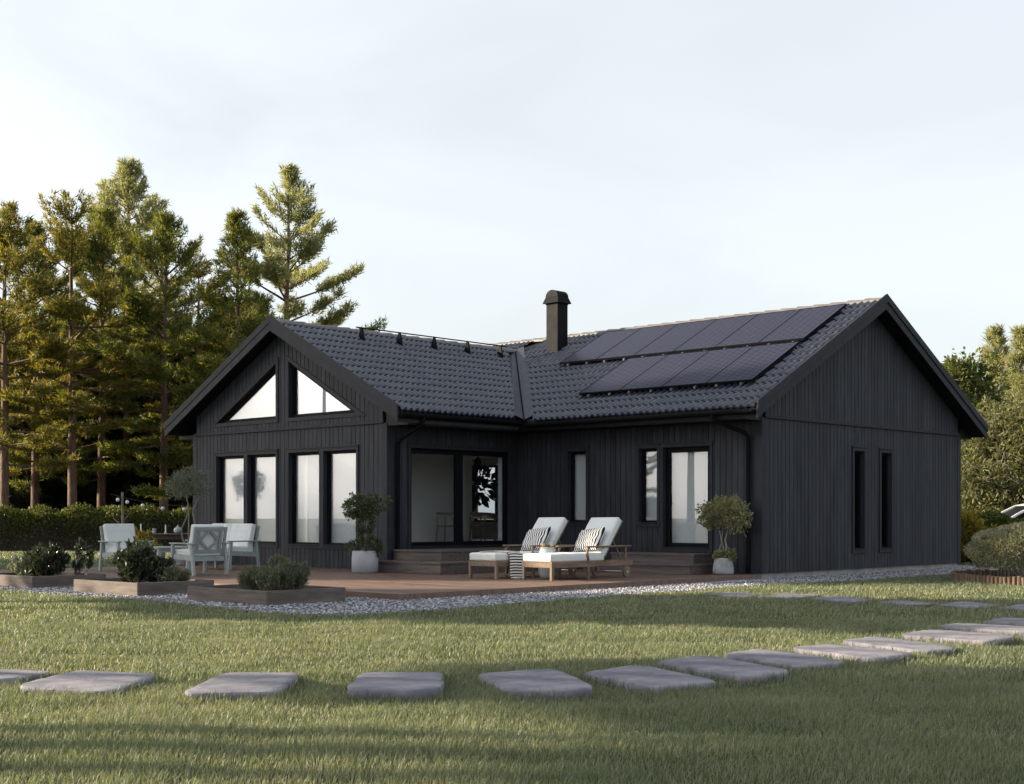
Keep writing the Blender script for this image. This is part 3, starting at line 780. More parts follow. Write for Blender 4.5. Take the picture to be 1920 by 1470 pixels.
# pebbles
ico = bmesh.new(); bmesh.ops.create_icosphere(ico, subdivisions=1, radius=1)
IV = np.array([v.co[:] for v in ico.verts]); IFc = np.array([[v.index for v in f.verts] for f in ico.faces]); ico.free()
def blobs(P, S, V0=IV, F0=IFc):
    """one squashed turned stone per row of P (centres) and S (half sizes)"""
    n = len(P); a = rng.uniform(0, 2 * np.pi, n); c, s = np.cos(a), np.sin(a)
    V = V0[None] * (1 + rng.normal(0, .16, (n, len(V0), 1))) * S[:, None, :]
    X = V[..., 0] * c[:, None] - V[..., 1] * s[:, None]; Y = V[..., 0] * s[:, None] + V[..., 1] * c[:, None]
    V = np.stack([X, Y, V[..., 2]], -1) + P[:, None, :]
    F = F0[None] + (np.arange(n) * len(V0))[:, None, None]
    return V.reshape(-1, 3), F.reshape(-1, 3)
gx = np.array(GRAVEL)
P = np.stack([rng.uniform(-24, -12, 170000), rng.uniform(9.8, 30.5, 170000)], 1)
P = P[inside(P, GRAVEL)]
keep = ~((P[:, 0] < DX1 - .01) & (P[:, 1] > DY0 + .02)) & ~((P[:, 1] > YM) & (P[:, 0] < XM))
keep |= False
P = P[keep]
edge = rng.uniform(0, 1, len(P)) > 0
S = rng.uniform(.008, .018, (len(P), 1)) * np.array([1.25, .95, .7]) * rng.uniform(.8, 1.2, (len(P), 3))
V, F = blobs(np.c_[P, S[:, 2] * .6 + .006 + rng.uniform(0, .012, len(P))], S)
tag(np_mesh('gravel', V, F, M['pebble']), 'pale blue grey gravel strip around the deck and planters', 'gravel', kind='stuff')

# ---------------------------------------------------------------- stepping stones
STONES = [
 [(-9.75,4.55),(-9.15,4.95),(-8.75,4.45),(-9.4,4.05)],
 [(-8.42,4.25),(-8.9,4.95),(-8.35,5.3),(-7.75,4.55)],
 [(-7.35,4.8),(-8.05,5.6),(-7.68,6.0),(-6.98,5.3)],
 [(-6.62,5.5),(-7.58,6.47),(-7.12,6.85),(-6.17,5.9)],
 [(-6.83,6.85),(-6.63,7.48),(-5.55,6.68),(-5.9,6.22)],
 [(-6.3,7.35),(-6.27,8.02),(-5.25,7.58),(-5.4,7.05)],
 [(-6.36,8.25),(-6.36,8.9),(-5.27,8.5),(-5.27,7.95)],
 [(-6.33,9.08),(-6.28,9.64),(-5.3,9.35),(-5.38,8.75)],
 [(-6.22,9.92),(-6.15,10.5),(-5.22,10.25),(-5.24,9.62)],
 [(-6.22,10.75),(-6.22,11.4),(-5.22,11.05),(-5.22,10.42)],
 [(-6.22,11.8),(-6.24,12.5),(-5.27,12.3),(-5.25,11.65)],
 [(-6.4,12.9),(-6.44,13.55),(-5.4,13.4),(-5.38,12.77)],
 [(-6.35,13.8),(-6.42,14.6),(-5.4,14.5),(-5.38,13.9)],
 [(-6.4,14.95),(-6.4,15.6),(-5.4,15.5),(-5.4,14.9)],
 [(-11.58,16.22),(-11.62,17.0),(-10.85,16.85),(-10.86,16.2)],
 [(-10.75,16.3),(-10.9,17.3),(-10.28,17.35),(-10.08,16.5)],
 [(-9.98,16.42),(-10.1,17.3),(-9.2,16.9),(-9.12,16.15)],
 [(-8.86,16.25),(-8.86,16.92),(-8.2,16.8),(-8.22,16.1)],
 [(-8.05,16.28),(-8.12,17.2),(-7.48,16.9),(-7.44,16.2)],
 [(-7.3,16.35),(-7.36,17.2),(-6.65,17.0),(-6.7,16.25)],
 [(-6.4,16.2),(-6.4,16.95),(-5.5,16.85),(-5.55,16.15)]]
ordw = ['first', 'second', 'third', 'fourth', 'fifth', 'sixth', 'seventh', 'eighth', 'ninth', 'tenth', 'eleventh', 'twelfth', 'thirteenth', 'fourteenth']
def stone(poly, top, label, group):
    poly = np.array(poly); c = poly.mean(0); n = len(poly); area = sum(poly[i][0] * poly[(i + 1) % n][1] - poly[(i + 1) % n][0] * poly[i][1] for i in range(n))
    if area < 0: poly = poly[::-1]
    # outline subdivided, corners rounded, edge roughened
    pts = []
    for i in range(n):
        a, b = poly[i], poly[(i + 1) % n]
        for t in np.linspace(0, 1, 9)[:-1]: pts.append(a + (b - a) * t)
    pts = np.array(pts)
    for _ in range(2): pts = .25 * np.roll(pts, 1, 0) + .5 * pts + .25 * np.roll(pts, -1, 0)
    pts += rng.normal(0, .006, pts.shape)
    m = len(pts); tilt = rng.normal(0, .012, 2); vs = []
    prof = [(.99, -.02), (1.0, top * .4), (.998, top * .8), (.988, top * .95), (.972, top), (.8, top + .002), (.6, top + .004), (.35, top + .003), (.12, top + .002)]
    for s, z in prof:
        for p in pts:
            q = (p - c) * s
            vs.append((q[0], q[1], z + (q @ tilt if z > .02 else 0) + (rng.normal(0, .0018) if z > .02 else 0)))
    k = len(prof)
    mb = MB(); mb.add(vs, [(i * m + j, i * m + (j + 1) % m, (i + 1) * m + (j + 1) % m, (i + 1) * m + j) for i in range(k - 1) for j in range(m)] + [tuple(range((k - 1) * m, k * m))])
    o = mb.build('stepping_stone', M['stone'], smooth=True); o.location = (c[0], c[1], 0)
    return tag(o, label, 'stepping stone', group)
side_note = ['cut by the left edge of the photo', 'half sunk in sunlit grass', 'pale and flat, its left corner pointed', 'thick front face turned to the viewer', 'wide slab with a pointed right corner', 'long low slab with a rounded left end', '', '', '', '', '', '', '', '']
for i, s in enumerate(STONES):
    if i < 14: lab = f'{ordw[i]} slab of the front stepping path, counted from the left' if i > 5 else f'{ordw[i]} slab of the front stepping path, {side_note[i]}'
    else: lab = f'{ordw[i - 14]} flat slab of the far stepping path, counted from the gravel'
    stone(s, .064 if i < 14 else .04, lab, 'stepping stones of the front path' if i < 14 else 'stepping stones of the far path')

# ---------------------------------------------------------------- planter boxes
def planter(loc, label):
    t = thing('planter_box', label, 'planter', loc, 0, 'wooden planter boxes')
    w_, d_, h_ = 1.78, 1.3, .205
    for k, (x0, x1, y0, y1) in enumerate(((-w_, 0, 0, .05), (-.05, 0, .051, d_ - .051), (-w_, 0, d_ - .05, d_), (-w_, -w_ + .05, .051, d_ - .051))):
        MB().box(x0, x1, y0, y1, 0.003, h_).build('side_plank', M['planter'], t, bevel=.005)
    mb = MB(); nx, ny = 24, 18
    vs = [(-w_ + .05 + (w_ - .1) * i / nx, .05 + (d_ - .1) * j / ny, .16 + random.uniform(-.012, .016)) for j in range(ny + 1) for i in range(nx + 1)]
    mb.add(vs, [(j * (nx + 1) + i, j * (nx + 1) + i + 1, (j + 1) * (nx + 1) + i + 1, (j + 1) * (nx + 1) + i) for j in range(ny) for i in range(nx)])
    mb.build('soil', M['soil'], t)
    return t
p1 = planter((-14.32, 10.63, 0), 'wooden planter box nearest the deck corner, two grey green shrubs in it')
dup(p1, (-17.4, 10.66, 0), 0, 'middle wooden planter box, a tall dark glossy shrub in it')
dup(p1, (-20.5, 10.68, 0), 0, 'leftmost wooden planter box, cut by the left edge of the photo')

# ---------------------------------------------------------------- plants
def leaves(P, D, size, aspect=.5, spread=1.0, fold=.25, jit=.3):
    """leaf blades (folded diamonds) at P pointing along D"""
    n = len(P); d = unit(D + rng.normal(0, spread, (n, 3)))
    r = unit(np.cross(d, rng.normal(0, 1, (n, 3)) + np.array([0, 0, 1.2]))); nn = np.cross(r, d)
    L = (size * (1 + rng.uniform(-jit, jit, n)))[:, None]; wv = L * aspect * .5
    a = P; b = P + d * L * .5 + r * wv + nn * wv * fold; c = P + d * L; e = P + d * L * .5 - r * wv + nn * wv * fold
    V = np.stack([a, b, c, e], 1).reshape(-1, 3); i = np.arange(n)[:, None] * 4
    return V, np.concatenate([i + np.array([[0, 1, 2]]), i + np.array([[0, 2, 3]])], 0)

def merge(L):
    V = []; F = []; b = 0
    for v, f in L: V.append(v); F.append(f + b); b += len(v)
    return np.concatenate(V), np.concatenate(F)

def ball(n, c, r, shell=.45):
    d = unit(rng.normal(0, 1, (n, 3))); rr = rng.uniform(shell, 1, (n, 1)) ** .5
    return np.array(c) + d * rr * np.array(r), d

def shrub(name, label, cat, loc, lumps, n, size, aspect, mat, group=None, stems=6, up=.5, spread=.7, shell=.3):
    """stems fanning out from the base, leafy lumps around their ends; lumps = (x, y, z, rx, ry, rz)"""
    t = thing(name, label, cat, loc, 0, group)
    vol = np.array([l[3] * l[4] * l[5] for l in lumps]); parts = []; mb = MB()
    for l, v in zip(lumps, vol):
        k = max(20, int(n * v / vol.sum())); nt_ = max(8, k // 26)
        tips, dd = ball(nt_, l[:3], l[3:], shell)
        tips = tips[tips[:, 2] > .02]; nt2 = len(tips)
        for q in tips[:max(4, stems)]:
            b = np.array([q[0] * .12, q[1] * .12, 0]); m = (b + q) / 2 + rng.normal(0, .03, 3)
            mb.tube([b, m, q], [.009, .006, .003], 5, False)
        idx = rng.integers(0, nt2, k); dv = unit(tips[idx] - np.array([l[0] * .6, l[1] * .6, 0]) + np.array([0, 0, .2]))
        back = rng.uniform(0, 1, (k, 1)) * .18 * (l[3] + l[5])
        p = tips[idx] - dv * back + rng.normal(0, .035 * (l[3] + .25), (k, 3))
        parts.append(leaves(p, dv + np.array([0, 0, up]), size, aspect, spread))
    V, F = merge(parts); V[:, 2] = np.maximum(V[:, 2], .004)
    mb.build('stems', M['greybark'], t)
    np_mesh('foliage', V, F, mat, t)
    return t
Z0 = .165
shrub('grey_green_shrub', 'round grey green shrub at the right of the nearest planter', 'shrub', (-14.62, 11.02, Z0), [(0, .05, .17, .34, .34, .2), (.05, .2, .22, .25, .25, .2)], 6500, .05, .3, M['herb'], 'low shrubs in the planters')
shrub('grey_green_shrub', 'loose grey green shrub at the left of the nearest planter', 'shrub', (-15.25, 11.2, Z0), [(0, 0, .14, .33, .3, .17), (.1, .25, .26, .2, .2, .22)], 4600, .05, .28, M['herb'], 'low shrubs in the planters')
shrub('dark_shrub', 'tall dark glossy shrub in the middle planter', 'shrub', (-18.2, 11.15, Z0), [(0, 0, .32, .36, .34, .3), (-.28, .05, .22, .2, .24, .2), (.22, .25, .2, .28, .26, .2)], 3800, .075, .5, M['darkleaf'], 'low shrubs in the planters')
shrub('grey_green_shrub', 'small low grey green shrub at the right end of the middle planter', 'shrub', (-17.7, 11.45, Z0), [(0, 0, .1, .26, .24, .14)], 2200, .045, .3, M['herb'], 'low shrubs in the planters')
shrub('dark_shrub', 'broad dark shrub at the right of the leftmost planter', 'shrub', (-21.2, 11.3, Z0), [(0, 0, .26, .36, .34, .26), (-.3, 0, .18, .28, .3, .18)], 4200, .075, .45, M['darkleaf'], 'low shrubs in the planters')
shrub('dark_shrub', 'thin open shrub with bare gaps at the back of the leftmost planter', 'shrub', (-21.15, 11.78, Z0), [(.2, 0, .33, .24, .2, .25)], 520, .075, .45, M['darkleaf'], 'low shrubs in the planters', stems=12)
shrub('grey_green_shrub', 'low bluish shrub at the left end of the leftmost planter', 'shrub', (-21.95, 11.3, Z0), [(0, 0, .17, .28, .26, .18)], 2200, .05, .4, M['olive'], 'low shrubs in the planters')

def pot_tree(label, loc, pot, pmat, trunks, crown, under, n, size, mat, lmat_under=None, aspect=.5, name='potted_tree'):
    t = thing(name, label, 'potted tree', loc)
    MB().lathe((0, 0, .002), pot, 40).build('pot', pmat, t, smooth=True)
    rt = pot[-1][1] if pot[-1][0] > .05 else pot[-3][1]
    MB().lathe((0, 0, rt - .05), [(pot[len(pot) // 2][0] * .9, 0), (.03, .012)], 24).build('soil', M['soil'], t)
    for pts in trunks: MB().tube(pts, list(np.linspace(.022, .011, len(pts))), 8).build('stem', M['greybark'], t, smooth=True)
    for nm, lumps, k, sz, mt in (('crown', crown, n, size, mat), ('underplanting', under, n // 3, size, lmat_under or mat)):
        if not lumps: continue
        L = []; vol = np.array([l[3] * l[5] for l in lumps])
        for l, v in zip(lumps, vol):
            kk = int(k * v / vol.sum()); nt_ = max(14, kk // 16)
            tips, dd = ball(nt_, l[:3], l[3:], .35)
            idx = rng.integers(0, nt_, kk); p = tips[idx] + rng.normal(0, .14 * l[5], (kk, 3))
            L.append(leaves(p, dd[idx] + np.array([0, 0, .3]), sz, aspect, .7))
        V, F = merge(L); np_mesh(nm, V, F, mt, t)
    return t
pot_cyl = [(.22, 0), (.25, .012), (.25, .3), (.243, .31), (.243, .41), (.228, .412), (.22, .36)]
pot_tree('tree in a white cylindrical pot at the right corner of the glazed gable', (-19.82, 16.98, DZ), pot_cyl, M['pot'],
         [[(0, 0, .3), (.03, -.02, .6), (-.03, .02, .85), (0, 0, 1.1)], [(.04, .02, .3), (-.02, .04, .62), (.05, 0, .9), (.1, .05, 1.15)]],
         [(-.08, -.02, 1.24, .3, .3, .24), (.2, .12, 1.3, .28, .26, .17), (-.2, -.1, 1.2, .2, .2, .2), (0, 0, .92, .15, .15, .22), (.02, 0, .72, .13, .13, .14)], [(-.05, 0, .48, .32, .3, .14), (.1, .08, .5, .22, .22, .16)], 3000, .06, M['potleaf'], aspect=.5)
pot_con = [(.15, 0), (.185, .015), (.192, .06), (.185, .14), (.165, .25), (.158, .3), (.147, .302), (.14, .25)]
pot_tree('small multi-stemmed tree in a rough grey pot at the right end of the deck', (-14.42, 20.86, DZ), pot_con, M['cpot'],
         [[(-.04, 0, .25), (-.09, .02, .45), (-.03, 0, .6), (-.08, 0, .8)], [(0, .02, .25), (.01, .02, .42), (-.06, .03, .62), (-.02, .02, .85)], [(.05, -.02, .25), (.08, -.01, .5), (.04, 0, .62), (.1, .02, .85)]],
         [(-.18, -.02, 1.1, .3, .28, .26), (.15, .05, 1.14, .32, .28, .25), (-.02, 0, 1.24, .3, .27, .18), (.25, .1, .98, .22, .22, .22), (-.3, -.1, 1.0, .16, .16, .16)], [(-.02, 0, .34, .17, .16, .07), (.1, .05, .35, .12, .12, .09)], 3400, .05, M['paleleaf'], aspect=.6)
pot_ol = [(.2, 0), (.23, .012), (.27, .3), (.28, .42), (.262, .422), (.25, .36)]
pot_tree('silvery olive tree with bent stems behind the armchairs, beside the house corner', (-25.72, 16.98, DZ), pot_ol, M['cpot'],
         [[(-.02, 0, .3), (-.12, -.05, .62), (-.16, -.03, .8), (.0, 0, 1.05), (.03, .02, 1.3), (-.05, 0, 1.5)], [(.03, .02, .3), (.06, 0, .7), (.04, .02, 1.1), (0, 0, 1.5)], [(.08, .05, .3), (.2, .1, .8), (.14, .05, 1.15), (.24, .12, 1.45), (.26, .12, 1.6)]],
         [(-.15, -.05, 1.72, .34, .32, .25), (.15, .08, 1.8, .38, .34, .28), (.0, 0, 1.92, .33, .3, .2), (.38, .15, 1.62, .2, .2, .18), (-.33, -.1, 1.58, .2, .2, .17)], [], 3400, .055, M['olive'], aspect=.32, name='olive_tree')

# dining plant behind the sliding door
t = thing('house_plant', 'dark leafy plant in a pale vase on the indoor table', 'plant', (-23.45, 23.5, 1.232))
MB().lathe((0, 0, 0), [(.06, 0), (.085, .04), (.08, .16), (.045, .24), (.05, .27), (.04, .272)], 20).build('vase', M['ceramic'], t, smooth=True)
MB().tube([(0, 0, .2), (.05, .02, .5), (.1, .1, .8), (.12, .12, 1.05)], .012, 6).build('stem', M['bark'], t)
tp, dd = ball(130, (.1, .1, .68), (.3, .3, .45), .3)
V, F = leaves(tp, dd + np.array([0, 0, -.1]), .26, .65, .5); np_mesh('foliage', V, F, M['ficus'], t)

# round clipped bush in its edged bed
bx, by = ud(9.0, 24.1)
t = thing('clipped_bush', 'round clipped grey green bush in the log-edged bed', 'bush', (bx, by, .02))
n = 30000; d = unit(rng.normal(0, 1, (n, 3))); d = d[d[:, 2] > -.62]; n = len(d)
lump = 1 + .05 * np.sin(d[:, :1] * 7 + 1) * np.cos(d[:, 1:2] * 6) + .035 * np.sin(d[:, 2:] * 9 + d[:, :1] * 5)
holes = (np.sin(d[:, 0] * 9 + 2) * np.sin(d[:, 1] * 8 + 1) * np.sin(d[:, 2] * 10)) < .62
rr = rng.uniform(.8, 1, (n, 1)) ** .4
p = (d * rr * lump * np.array([1.04, 1.04, .46]) + np.array([0, 0, .53]))[holes]
V, F = leaves(p, d[holes] + np.array([0, 0, .25]), .045, .55, .65); np_mesh('foliage', V, F, M['box'], t)
mb = MB()
for k in range(14):
    a = rng.uniform(0, 6.28); r0 = rng.uniform(.3, .8); mb.tube([(.05 * math.cos(a), .05 * math.sin(a), 0), (r0 * .5 * math.cos(a), r0 * .5 * math.sin(a), .2), (r0 * math.cos(a), r0 * math.sin(a), .55)], [.02, .014, .008], 6, False)
mb.build('stems', M['greybark'], t)
BEDC = ud(9.78, 24.2); BEDR = 1.93
mb = MB(); ring_ = [(BEDC[0] + BEDR * math.cos(a), BEDC[1] + BEDR * math.sin(a)) for a in np.linspace(0, 2 * math.pi, 49)[:-1]]
vs = [(x, y, .03) for x, y in ring_] + [(BEDC[0] + .5 * (x - BEDC[0]), BEDC[1] + .5 * (y - BEDC[1]), .07 + random.uniform(-.01, .01)) for x, y in ring_] + [(*BEDC, .08)]
mb.add(vs, [(i, (i + 1) % 48, 48 + (i + 1) % 48, 48 + i) for i in range(48)] + [(48 + i, 48 + (i + 1) % 48, 96) for i in range(48)])
tag(mb.build('flower_bed', M['soil']), kind='structure')
t = thing('log_edging', 'brown upright log edging around the clipped bush bed', 'edging', (*BEDC, 0))
nl = 150; lg = None; back = MB(); a00 = math.atan2(-FV[1], -FV[0])
for i in range(nl):
    a = a00 + 2 * math.pi * (i - nl / 2) / nl; h = .16 + random.uniform(-.014, .014)
    c = (BEDR * 1.02 * math.cos(a), BEDR * 1.02 * math.sin(a), 0)
    if abs(i - nl / 2) > 49.5:
        back.lathe(c, [(.036, 0), (.036, h - .008), (.03, h)], 10); continue
    if lg is None:
        mb = MB(); mb.lathe((0, 0, 0), [(.037, 0), (.037, .15), (.032, .158), (.01, .16)], 12); lg = mb.build('log', M['log'], t); o = lg
    else:
        o = lg.copy(); C.objects.link(o); o.parent = t
    o.location = c; o.rotation_euler = (random.uniform(-.04, .04), random.uniform(-.04, .04), random.uniform(0, 6)); o.scale = (1, 1, h / .16)
tag(back.build('log_row', M['log'], t), kind='stuff')
# ---------------------------------------------------------------- sun loungers (foot towards -y, head towards +y)
def soft_box(x0, x1, y0, y1, z0, z1, r=.04, n=10, puff=.012, tuft=None):
    """cushion: rounded box with a slightly domed top; tuft=(nx, ny, depth) presses buttons into the top"""
    bm = bmesh.new(); bmesh.ops.create_cube(bm, size=1)
    bmesh.ops.scale(bm, vec=(x1 - x0, y1 - y0, z1 - z0), verts=bm.verts)
    bmesh.ops.bevel(bm, geom=bm.edges[:], offset=r, segments=3, profile=.6, affect='EDGES')
    bmesh.ops.subdivide_edges(bm, edges=[e for e in bm.edges if e.calc_length() > .12], cuts=n, use_grid_fill=True)
    lx, ly, lz = (x1 - x0) / 2, (y1 - y0) / 2, (z1 - z0) / 2
    for v in bm.verts:
        u, w_ = v.co.x / lx, v.co.y / ly
        if v.co.z > lz * .5:
            v.co.z += puff * (1 - u * u) * (1 - w_ * w_) + .004 * math.sin(v.co.y * 17 + v.co.x * 5)
            if tuft:
                nx, ny, dp = tuft
                fx, fy = (u * .5 + .5) * nx, (w_ * .5 + .5) * ny
                dx, dy = fx - math.floor(fx) - .5, fy - math.floor(fy) - .5
                v.co.z -= dp * math.exp(-(dx * dx + dy * dy) / .035) - .4 * dp
        v.co += Vector(((x0 + x1) / 2, (y0 + y1) / 2, (z0 + z1) / 2))
    me = bpy.data.meshes.new('cushion'); bm.to_mesh(me); bm.free()
    return me

def lounger(label, loc):
    t = thing('sun_lounger', label, 'sun lounger', loc, 0, 'wooden sun loungers on the deck')
    W, L = .66, 2.12; m = M['teak']
    mb = MB()
    mb.box(0.0, .03, .03, L, .205, .305); mb.box(W - .03, W, .03, L, .205, .305)
    mb.box(.031, W - .031, .0, .028, .21, .3); mb.box(.031, W - .031, L - .03, L - .002, .215, .295)
    for k in range(17): mb.box(.032, W - .032, .07 + k * .09, .13 + k * .09, .282, .3)
    mb.build('frame', m, t, bevel=.004)
    for x in (-.004, W - .046): MB().box(x, x + .05, -.003, .05, 0, .308).build('leg', m, t, bevel=.005)
    for x, s in ((-.012, -1), (W - .033, 1)):
        mb = MB(); mb.tube([(x + .022, .93, 0), (x + .022, .93, .2), (x + .022, .93, .32), (x + .022, .9, .4), (x + .022, .91, .48), (x + .022, .96, .53)], [.026, .026, .027, .025, .022, .02], 8)
        mb.build('front_post', m, t)
        MB().box(x, x + .04, 1.9, 1.945, .09, .53).build('rear_post', m, t, bevel=.004)
        MB().box(x - .02, x + .062, .86, 2.06, .53, .556).build('armrest', m, t, bevel=.008)
        mb = MB(); c = (x + s * .03 + .022, 1.92, .1)
        mb.tube([(c[0] - .02, c[1], c[2]), (c[0] - .019, c[1], c[2]), (c[0] + .019, c[1], c[2]), (c[0] + .02, c[1], c[2])], [.09, .098, .098, .09], 28)
        wl = mb.build('wheel', m, t)
        MB().tube([(c[0] - .026, c[1], c[2]), (c[0] + .026, c[1], c[2])], .022, 14).build('hub', M['hubcap'], wl)
    MB().tube([(-.01, 1.92, .1), (W + .01, 1.92, .1)], .012, 8).build('axle', M['hubcap'], t)
    MB().box(.03, W - .03, .93 - .02, .95, .02, .05).build('stretcher', m, t)
    link('seat_cushion', soft_box(.01, W - .01, -.005, 1.36, .302, .435, .035, 12, .01), M['cushion'], t, True)
    bc = link('back_cushion', soft_box(.01, W - .01, 0, .78, .0, .12, .035, 10, .01), M['cushion'], t, True)
    bc.location = (0, 1.37, .36); bc.rotation_euler = (R(52), 0, 0)
    bf = MB(); bf.box(.03, .06, .0, .8, -.03, -.003); bf.box(W - .06, W - .03, 0, .8, -.03, -.003)
    for k in range(8): bf.box(.061, W - .061, .03 + k * .1, .09 + k * .1, -.024, -.006)
    b = bf.build('back_frame', m, t); b.location = (0, 1.37, .36); b.rotation_euler = (R(52), 0, 0)
    for x in (.05, W - .05): MB().bar((x, 1.62, .66), (x, 1.86, .3), .022, .022).build('back_support', m, t)
    return t
L1 = lounger('wooden sun lounger at the right, its white cushion bare of any throw', (-15.66, 16.84, DZ + .002))
L2 = dup(L1, (-16.76, 16.68, DZ + .002), 0, 'wooden sun lounger at the left, striped throw over its foot end')

def pillow(label, loc, rot, name='striped_pillow', w_=.62, h_=.46, th=.15):
    n = 22; vs = []; fs = []
    for side in (1, -1):
        b = len(vs)
        for j in range(n + 1):
            for i in range(n + 1):
                u, v = -1 + 2 * i / n, -1 + 2 * j / n
                e = max(0, (1 - u ** 4) * (1 - v ** 4)) ** .55
                pin = 1 - .07 * (1 - abs(u) ** 2) * abs(v) ** 3 - .0
                pin2 = 1 - .09 * (1 - abs(v) ** 2) * abs(u) ** 3
                wr = .01 * math.sin(5 * u + 3 * v) * e + .008 * math.sin(9 * v - 4 * u) * e
                vs.append((u * w_ / 2 * pin2, v * h_ / 2 * pin, side * th / 2 * e + wr))
        for j in range(n):
            for i in range(n):
                q = [b + j * (n + 1) + i, b + j * (n + 1) + i + 1, b + (j + 1) * (n + 1) + i + 1, b + (j + 1) * (n + 1) + i]
                fs.append(tuple(q if side > 0 else q[::-1]))
    mb = MB(); mb.add(vs, fs); o = mb.build(name, M['stripe'], smooth=True)
    o.location = loc; o.rotation_euler = rot
    return tag(o, label, 'pillow', None, None)
for lx, ly, lab in ((-15.66, 16.84, 'black and white striped pillow on the right lounger'), (-16.76, 16.68, 'black and white striped pillow on the left lounger')):
    o = pillow(lab, (lx + .31, ly + 1.36, DZ + .655), (R(58), R(-6), R(-6))); o['group'] = 'striped pillows on the loungers'

# striped throw: across the cushion, down the right side to the deck
W = .66; path = [(-.06, .33), (-.05, .40), (-.01, .447), (.1, .455), (.25, .462), (.4, .462), (.55, .456), (.64, .452), (.682, .43), (.695, .36), (.702, .28), (.71, .2), (.716, .12), (.724, .05), (.745, .02), (.78, .012)]
pl = [Vector((a, 0, b)) for a, b in path]; dense = []; ln = [0]
for a, b in zip(pl, pl[1:]):
    for k in range(5): dense.append(a.lerp(b, k / 5))
dense.append(pl[-1]); ln = [0]
for a, b in zip(dense, dense[1:]): ln.append(ln[-1] + (b - a).length)
ny = 14; vs = []; uv = []
for q, s in zip(dense, ln):
    for j in range(ny + 1):
        v = j / ny; wd = .26 + .06 * (s / ln[-1]); fold = .012 * math.sin(v * 12 + s * 3) * (1 if q.x > .68 else .35)
        vs.append((q.x + (abs(fold) + fold * .3 if q.x > .66 else 0), .38 + (v - .5) * wd + .05 * s + .01 * math.sin(s * 9), q.z + (abs(fold) if q.x <= .66 else 0))); uv.append((s + .004 * math.sin(v * 5), v))
mb = MB(); fs = [(i * (ny + 1) + j, i * (ny + 1) + j + 1, (i + 1) * (ny + 1) + j + 1, (i + 1) * (ny + 1) + j) for i in range(len(dense) - 1) for j in range(ny)]
mb.add(vs, fs); o = mb.build('throw_blanket', M['throw'], smooth=True)
ul = o.data.uv_layers.new(name='UVMap')
for lp in o.data.loops: ul.data[lp.index].uv = uv[lp.vertex_index]
sm = o.modifiers.new('s', 'SOLIDIFY'); sm.thickness = .008; sm.offset = 1
o.location = (-16.76, 16.68, DZ + .002); tag(o, 'black and white striped throw hanging over the left lounger', 'blanket')

# garden stool and two drinks
t = thing('garden_stool', 'pale ribbed ceramic stool between the two loungers', 'stool', (-15.87, 17.72, DZ + .002))
nn = 64; prof = [(.125, 0), (.14, .01), (.155, .06), (.17, .16), (.175, .25), (.17, .34), (.155, .44), (.14, .49), (.13, .505)]
vs = []; k = len(prof)
for r, z in prof:
    for i in range(nn):
        a = 2 * math.pi * i / nn; rb = r * (1 + (.022 * math.cos(16 * a) if .03 < z < .42 else 0)); vs.append((rb * math.cos(a), rb * math.sin(a), z))
mb = MB(); mb.add(vs, [(i * nn + j, i * nn + (j + 1) % nn, (i + 1) * nn + (j + 1) % nn, (i + 1) * nn + j) for i in range(k - 1) for j in range(nn)] + [tuple(range(nn - 1, -1, -1))])
mb.build('body', M['ceramic'], t, smooth=True)
MB().lathe((0, 0, .506), [(.138, 0), (.142, .006), (.138, .014)], 40).build('top', M['ceramic'], t, smooth=True)
for dx, dy, lab in ((-.07, -.045, 'left glass of amber drink on the ceramic stool'), (.055, .04, 'right glass of amber drink on the ceramic stool')):
    g = thing('drinking_glass', lab, 'glass', (-15.87 + dx, 17.72 + dy, DZ + .5235), 0, 'drinks on the ceramic stool')
    MB().lathe((0, 0, 0), [(.03, 0), (.034, .004), (.038, .12), (.036, .12), (.031, .008)], 24).build('tumbler', M['clear'], g, smooth=True)
    MB().lathe((0, 0, .009), [(.029, 0), (.0305, .002), (.033, .06), (.002, .0605)], 24).build('drink', M['drink'], g, smooth=True)

